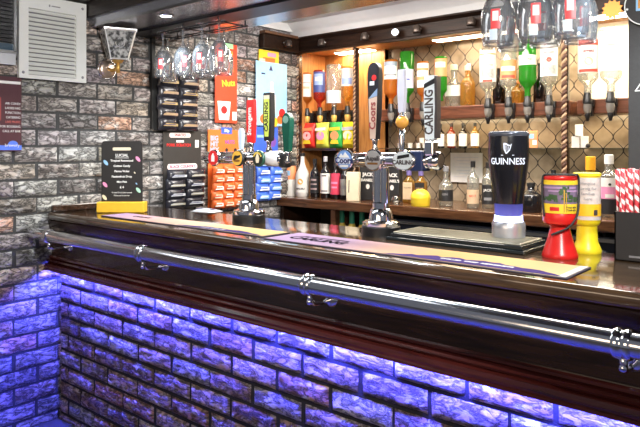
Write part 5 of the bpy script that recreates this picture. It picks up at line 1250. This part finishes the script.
# white boxes right of the rope
gb = 'white boxes stacked on the glass shelf'
YB = 2.2
for u, z, s_ in ((575.5, 0.0, 'white box at the lower left of the stack by the rope post'), (584.5, 0.0, 'white box at the lower right of the stack by the rope post'), (579, 0.072, 'white box on top of the stack by the rope post')):
    t = thing('white_box', s_, 'box', (at(u, 140, YB).x, YB, 1.50 + z), 0.35, gb)
    w = MB(); w.box(-0.022, 0.022, -0.022, 0.022, 0, 0.07, 0.003); w.build('carton', LW_, t)
    w = MB(); w.box(-0.0225, 0.0225, -0.0225, 0.0225, 0.058, 0.071, 0.002); w.build('lid', WHITE, t)
o = MB(); bp_ = at(588, 146, 2.17); o.ball((0, 0, 0.014), 0.014, 14, 10); o = o.build('dark_ball', BLACK, None, (bp_.x, 2.17, 1.50), smooth=True); tag(o, 'small dark ball beside the white boxes on the glass shelf', 'ball')
t = thing('drinks_carton', 'small orange and blue patterned carton behind the beer font', 'carton', (at(533, 140, 2.2).x, 2.2, 1.50), 0.35)
w = MB(); w.box(-0.028, 0.028, -0.02, 0.02, 0, 0.11, 0.003); w.build('carton', LOR, t)
quad('blue_patch', (-0.008, 0, 0.075), (1, 0, 0), (0, 0, 1), (0, -1, 0), 0.03, 0.03, PALEBLUE, t, off=0.0202); quad('white_patch', (0.01, 0, 0.035), (1, 0, 0), (0, 0, 1), (0, -1, 0), 0.026, 0.03, LW_, t, off=0.0202)
# bottles in the open cupboard under the counter
for i, u in enumerate((342, 352, 362)):
    x = at(u, 215, 1.81).x
    bottle('mixer_bottle', '%s yellow bottle with a green top under the back counter' % ('left', 'middle', 'right')[i], (x, 1.81, 0.72), 0.33, 0.034, mat('juice_yellow', (0.72, 0.5, 0.08), .3), cap=mat('cap_green', (0.02, 0.2, 0.12), .4), paper=LOR, lz=(0.2, 0.5), hb=0.6, hs=0.78, rn=0.016, capz=0.74, group='green topped bottles under the counter')

# ------------------------------------------------------------------ HANGING GLASSES
RACKM = mat('rack_black', (0.03, 0.03, 0.035), 0.3, 0.6)
def rack(label, x0, x1, ys, z, n):
    t = thing('glass_rack', label, 'glass rack', (x0, ys[0], z))
    w = MB()
    for y in ys:
        for s_ in (-0.02, 0.02): w.tube([(0, y - ys[0] + s_, 0), (x1 - x0, y - ys[0] + s_, 0)], 0.0035, 8)
    w.build('runner', RACKM, t)
    for x in (0.02, (x1 - x0) / 2, x1 - x0 - 0.02):
        w = MB()
        w.tube([(x, -0.02, 0), (x, ys[-1] - ys[0] + 0.02, 0)], 0.0035, 8); 
        for y in (-0.02, ys[-1] - ys[0] + 0.02): w.tube([(x, y, 0), (x, y, 2.199 - z)], 0.004, 8)
        w.build('hanger', RACKM, t)
    return t
def stem_glass(H, rb, bowl, rimr, mcol, foot=0.036):
    """profile hung upside down: z=0 at the foot (top), going down"""
    hs = H - bowl
    pr = [(0.0, 0.006), (foot * 0.9, 0.005), (foot, 0.002), (foot, 0.0), (foot * 0.5, -0.005), (0.007, -0.012), (0.005, -hs * 0.5), (0.006, -hs * 0.85)]
    out = []
    for k in range(1, 15):
        f = k / 14
        r = rb * (sin(min(1.0, f / 0.55) * pi / 2) ** 0.75 if f <= 0.55 else 1.0) 
        if f > 0.55: r = rb + (rimr - rb) * ((f - 0.55) / 0.45) ** 1.6
        out.append((max(r, 0.006), -hs * 0.9 - (bowl + hs * 0.1) * f))
    inner = [(max(r - 0.0022, 0.0), z) for r, z in out[::-1]][:-1]
    return pr[:8], out, inner
GLS = glass('goblet_glass', (0.985, 0.99, 0.995), (0.74, 0.77, 0.82), gl=0.4, alpha=0.08, body=(0.85, 0.9, 0.95))
def hang_glass(name, label, loc, H, rb, bowl, rimr, group, logo, rz):
    t = thing(name, label, 'glass', loc, rz, group)
    pr, out, inner = stem_glass(H, rb, bowl, rimr, None)
    w = MB(); w.lathe(pr, 20); w.build('stem', GLS, t, smooth=True)
    w = MB(); w.lathe([pr[-1]] + out + inner + [(0.0, inner[-1][1] - 0.004)], 32); w.build('bowl', GLS, t, smooth=True)
    zm = -H + bowl * 0.42
    def rr(z):
        for (r0, z0), (r1, z1) in zip(out, out[1:]):
            if z1 <= z <= z0: return r0 + (r1 - r0) * (z0 - z) / (z0 - z1)
        return rimr
    hb_ = bowl * 0.2
    w = MB(); w.patch(rr, zm - hb_ * 0.8, zm + hb_, -0.27, 0.27, 6, 4, 0.001); lg = w.build('logo', mat('logo_red', (0.72, 0.06, 0.07), .4), t, smooth=True)
    w = MB(); w.patch(rr, zm - hb_ * 0.1, zm + hb_ * 0.8, -0.17, 0.17, 4, 3, 0.0018); w.build('logo_shield', LW_, lg, smooth=True)
    if logo == 2:
        w = MB(); w.patch(rr, zm - hb_ * 1.8, zm - hb_ * 0.85, -0.38, 0.1, 6, 3, 0.0015); w.build('logo_label', mat('logo_pale', (0.62, 0.74, 0.9), .4), lg, smooth=True)
    return t
rack('black wire glass rack hanging near the brick wall', 0.22, 0.86, (0.45, 0.60), 2.165, 4)
gl = 'upturned glasses by the brick wall'
n = ['first', 'second', 'third', 'fourth']
k = 0
for iy, y in enumerate((0.45, 0.60)):
    for ix, uu in enumerate((163, 183, 202, 219)):
        x = at(uu + 5 * iy, 60, y).x
        pos = n[ix] + ' from the brick wall, ' + ('front row' if iy == 0 else 'back row')
        hang_glass('beer_goblet', 'upturned stemmed beer glass with red logo, ' + pos, (x, y, 2.169), 0.262, 0.053, 0.168, 0.047, gl, 1, radians(38 + random.uniform(-25, 25)))
rack('black wire glass rack over the bar in front of the middle bottles', 2.36, 2.86, (0.26, 0.42), 2.165, 3)
gr_ = 'large upturned goblets above the drip tray'
for iy, y in enumerate((0.26, 0.42)):
    for ix, u in enumerate((498, 535, 571) if iy == 0 else (512, 545, 580)):
        x = at(u, 30, y).x
        pos = ('left', 'middle', 'right')[ix] + (' of the front three' if iy == 0 else ' of the three behind')
        hang_glass('gin_goblet', 'large upturned goblet with red and pale blue logos, ' + pos, (x, y, 2.169), 0.325 if iy == 0 else 0.32, 0.0565, 0.18, 0.05, gr_, 2, radians(22 + random.uniform(-12, 12)))
# wine glass hanging under the back counter
wg = at(604.5, 230, 1.78)
t = thing('wine_glass', 'upturned wine glass hanging below the back counter by the straw box', 'wine glass', (wg.x, 1.78, 1.056))
pr, out, inner = stem_glass(0.17, 0.036, 0.085, 0.03, None, 0.03)
w = MB(); w.lathe([(r_, z - 0.002) for r_, z in pr], 18); w.build('stem', GLS, t, smooth=True)
w = MB(); w.lathe([pr[-1]] + out + inner + [(0.0, inner[-1][1] - 0.004)], 28); w.build('bowl', GLS, t, smooth=True)
# ------------------------------------------------------------------ CAMERA, LIGHT
cd = bpy.data.cameras.new('camera'); cam = bpy.data.objects.new('camera', cd); COL.objects.link(cam)
cam.location = CAM; cam.rotation_euler = (radians(90), 0, TH)
cd.sensor_width = 36; cd.lens = 36 * F / 640; cd.shift_y = -65.5 / 640; cd.clip_start = 0.02
SC.camera = cam
wd = bpy.data.worlds.new('room_light'); SC.world = wd; wd.use_nodes = True
bg = wd.node_tree.nodes['Background']; bg.inputs['Color'].default_value = (0.62, 0.66, 0.78, 1); bg.inputs['Strength'].default_value = 0.22
def area(name, loc, rot, sx, sy, e, col):
    L = bpy.data.lights.new(name, 'AREA'); L.shape = 'RECTANGLE'; L.size = sx; L.size_y = sy; L.energy = e; L.color = col
    o = bpy.data.objects.new(name, L); COL.objects.link(o); o.location = loc; o.rotation_euler = rot
    return o
area('room_fill', (1.6, -0.55, 2.29), (0, radians(-18), 0), 3.0, 0.5, 15, (0.92, 0.96, 1.0))  # added fill above the bar front, lights the left wall and rail
area('ceiling_fill', (1.9, 0.83, 2.31), (radians(155), 0, 0), 3.0, 0.06, 22, (0.95, 0.97, 1.0))  # added uplight hidden behind the bulkhead, brightens the white ceiling
def spot(name, loc, tgt, e, col, size, blend=0.6, soft=0.08):
    L = bpy.data.lights.new(name, 'SPOT'); L.energy = e; L.color = col; L.spot_size = radians(size); L.spot_blend = blend; L.shadow_soft_size = soft
    o = bpy.data.objects.new(name, L); COL.objects.link(o); o.location = loc
    o.rotation_euler = (Vector(tgt) - Vector(loc)).to_track_quat('-Z', 'Y').to_euler(); return o
spot('left_wall_fill', (3.0, -0.9, 2.25), (0, 0.35, 1.68), 240, (1.0, 0.98, 0.95), 44)  # added unseen spot, brightens the upper left wall and vent
spot('tap_fill', (3.7, -1.3, 2.25), (2.05, 0.35, 1.62), 210, (1.0, 0.97, 0.93), 58)  # added unseen front spot, brightens the tap handles and badges
spot('service_wall_fill', (1.7, 1.15, 2.4), (0, 1.5, 1.8), 70, (1.0, 0.95, 0.9), 75)  # added unseen spot, brightens the brick wall behind the bar
area('warm_front_fill', (2.6, -3.9, 1.9), (radians(80), 0, 0), 2.6, 0.9, 34, (1.0, 0.78, 0.56))  # added warm fill behind the camera for moulding ridges and bricks
area('shelf_fill', (1.45, 2.16, 1.695), (radians(15), 0, 0), 1.1, 0.03, 3.5, (1.0, 0.8, 0.5))  # added fill without a fitting under the middle shelf, warms the tiles
area('shelf_fill', (2.6, 2.16, 1.695), (radians(15), 0, 0), 0.9, 0.03, 3.5, (1.0, 0.8, 0.5))  # same added fill below the right bay shelf
area('service_fill', (1.7, 1.3, 2.44), (0, 0, 0), 2.2, 0.3, 70, (1.0, 0.92, 0.82))  # added overhead fill out of view, lights bottles and left wall
vs = SC.view_settings; vs.view_transform = 'Standard'; vs.look = 'None'; vs.gamma = 1; vs.use_curve_mapping = False; vs.exposure = 0.0
SC.cycles.max_bounces = 10; SC.cycles.transparent_max_bounces = 32; SC.cycles.caustics_reflective = False; SC.cycles.caustics_refractive = False
SC.cycles.sample_clamp_indirect = 6
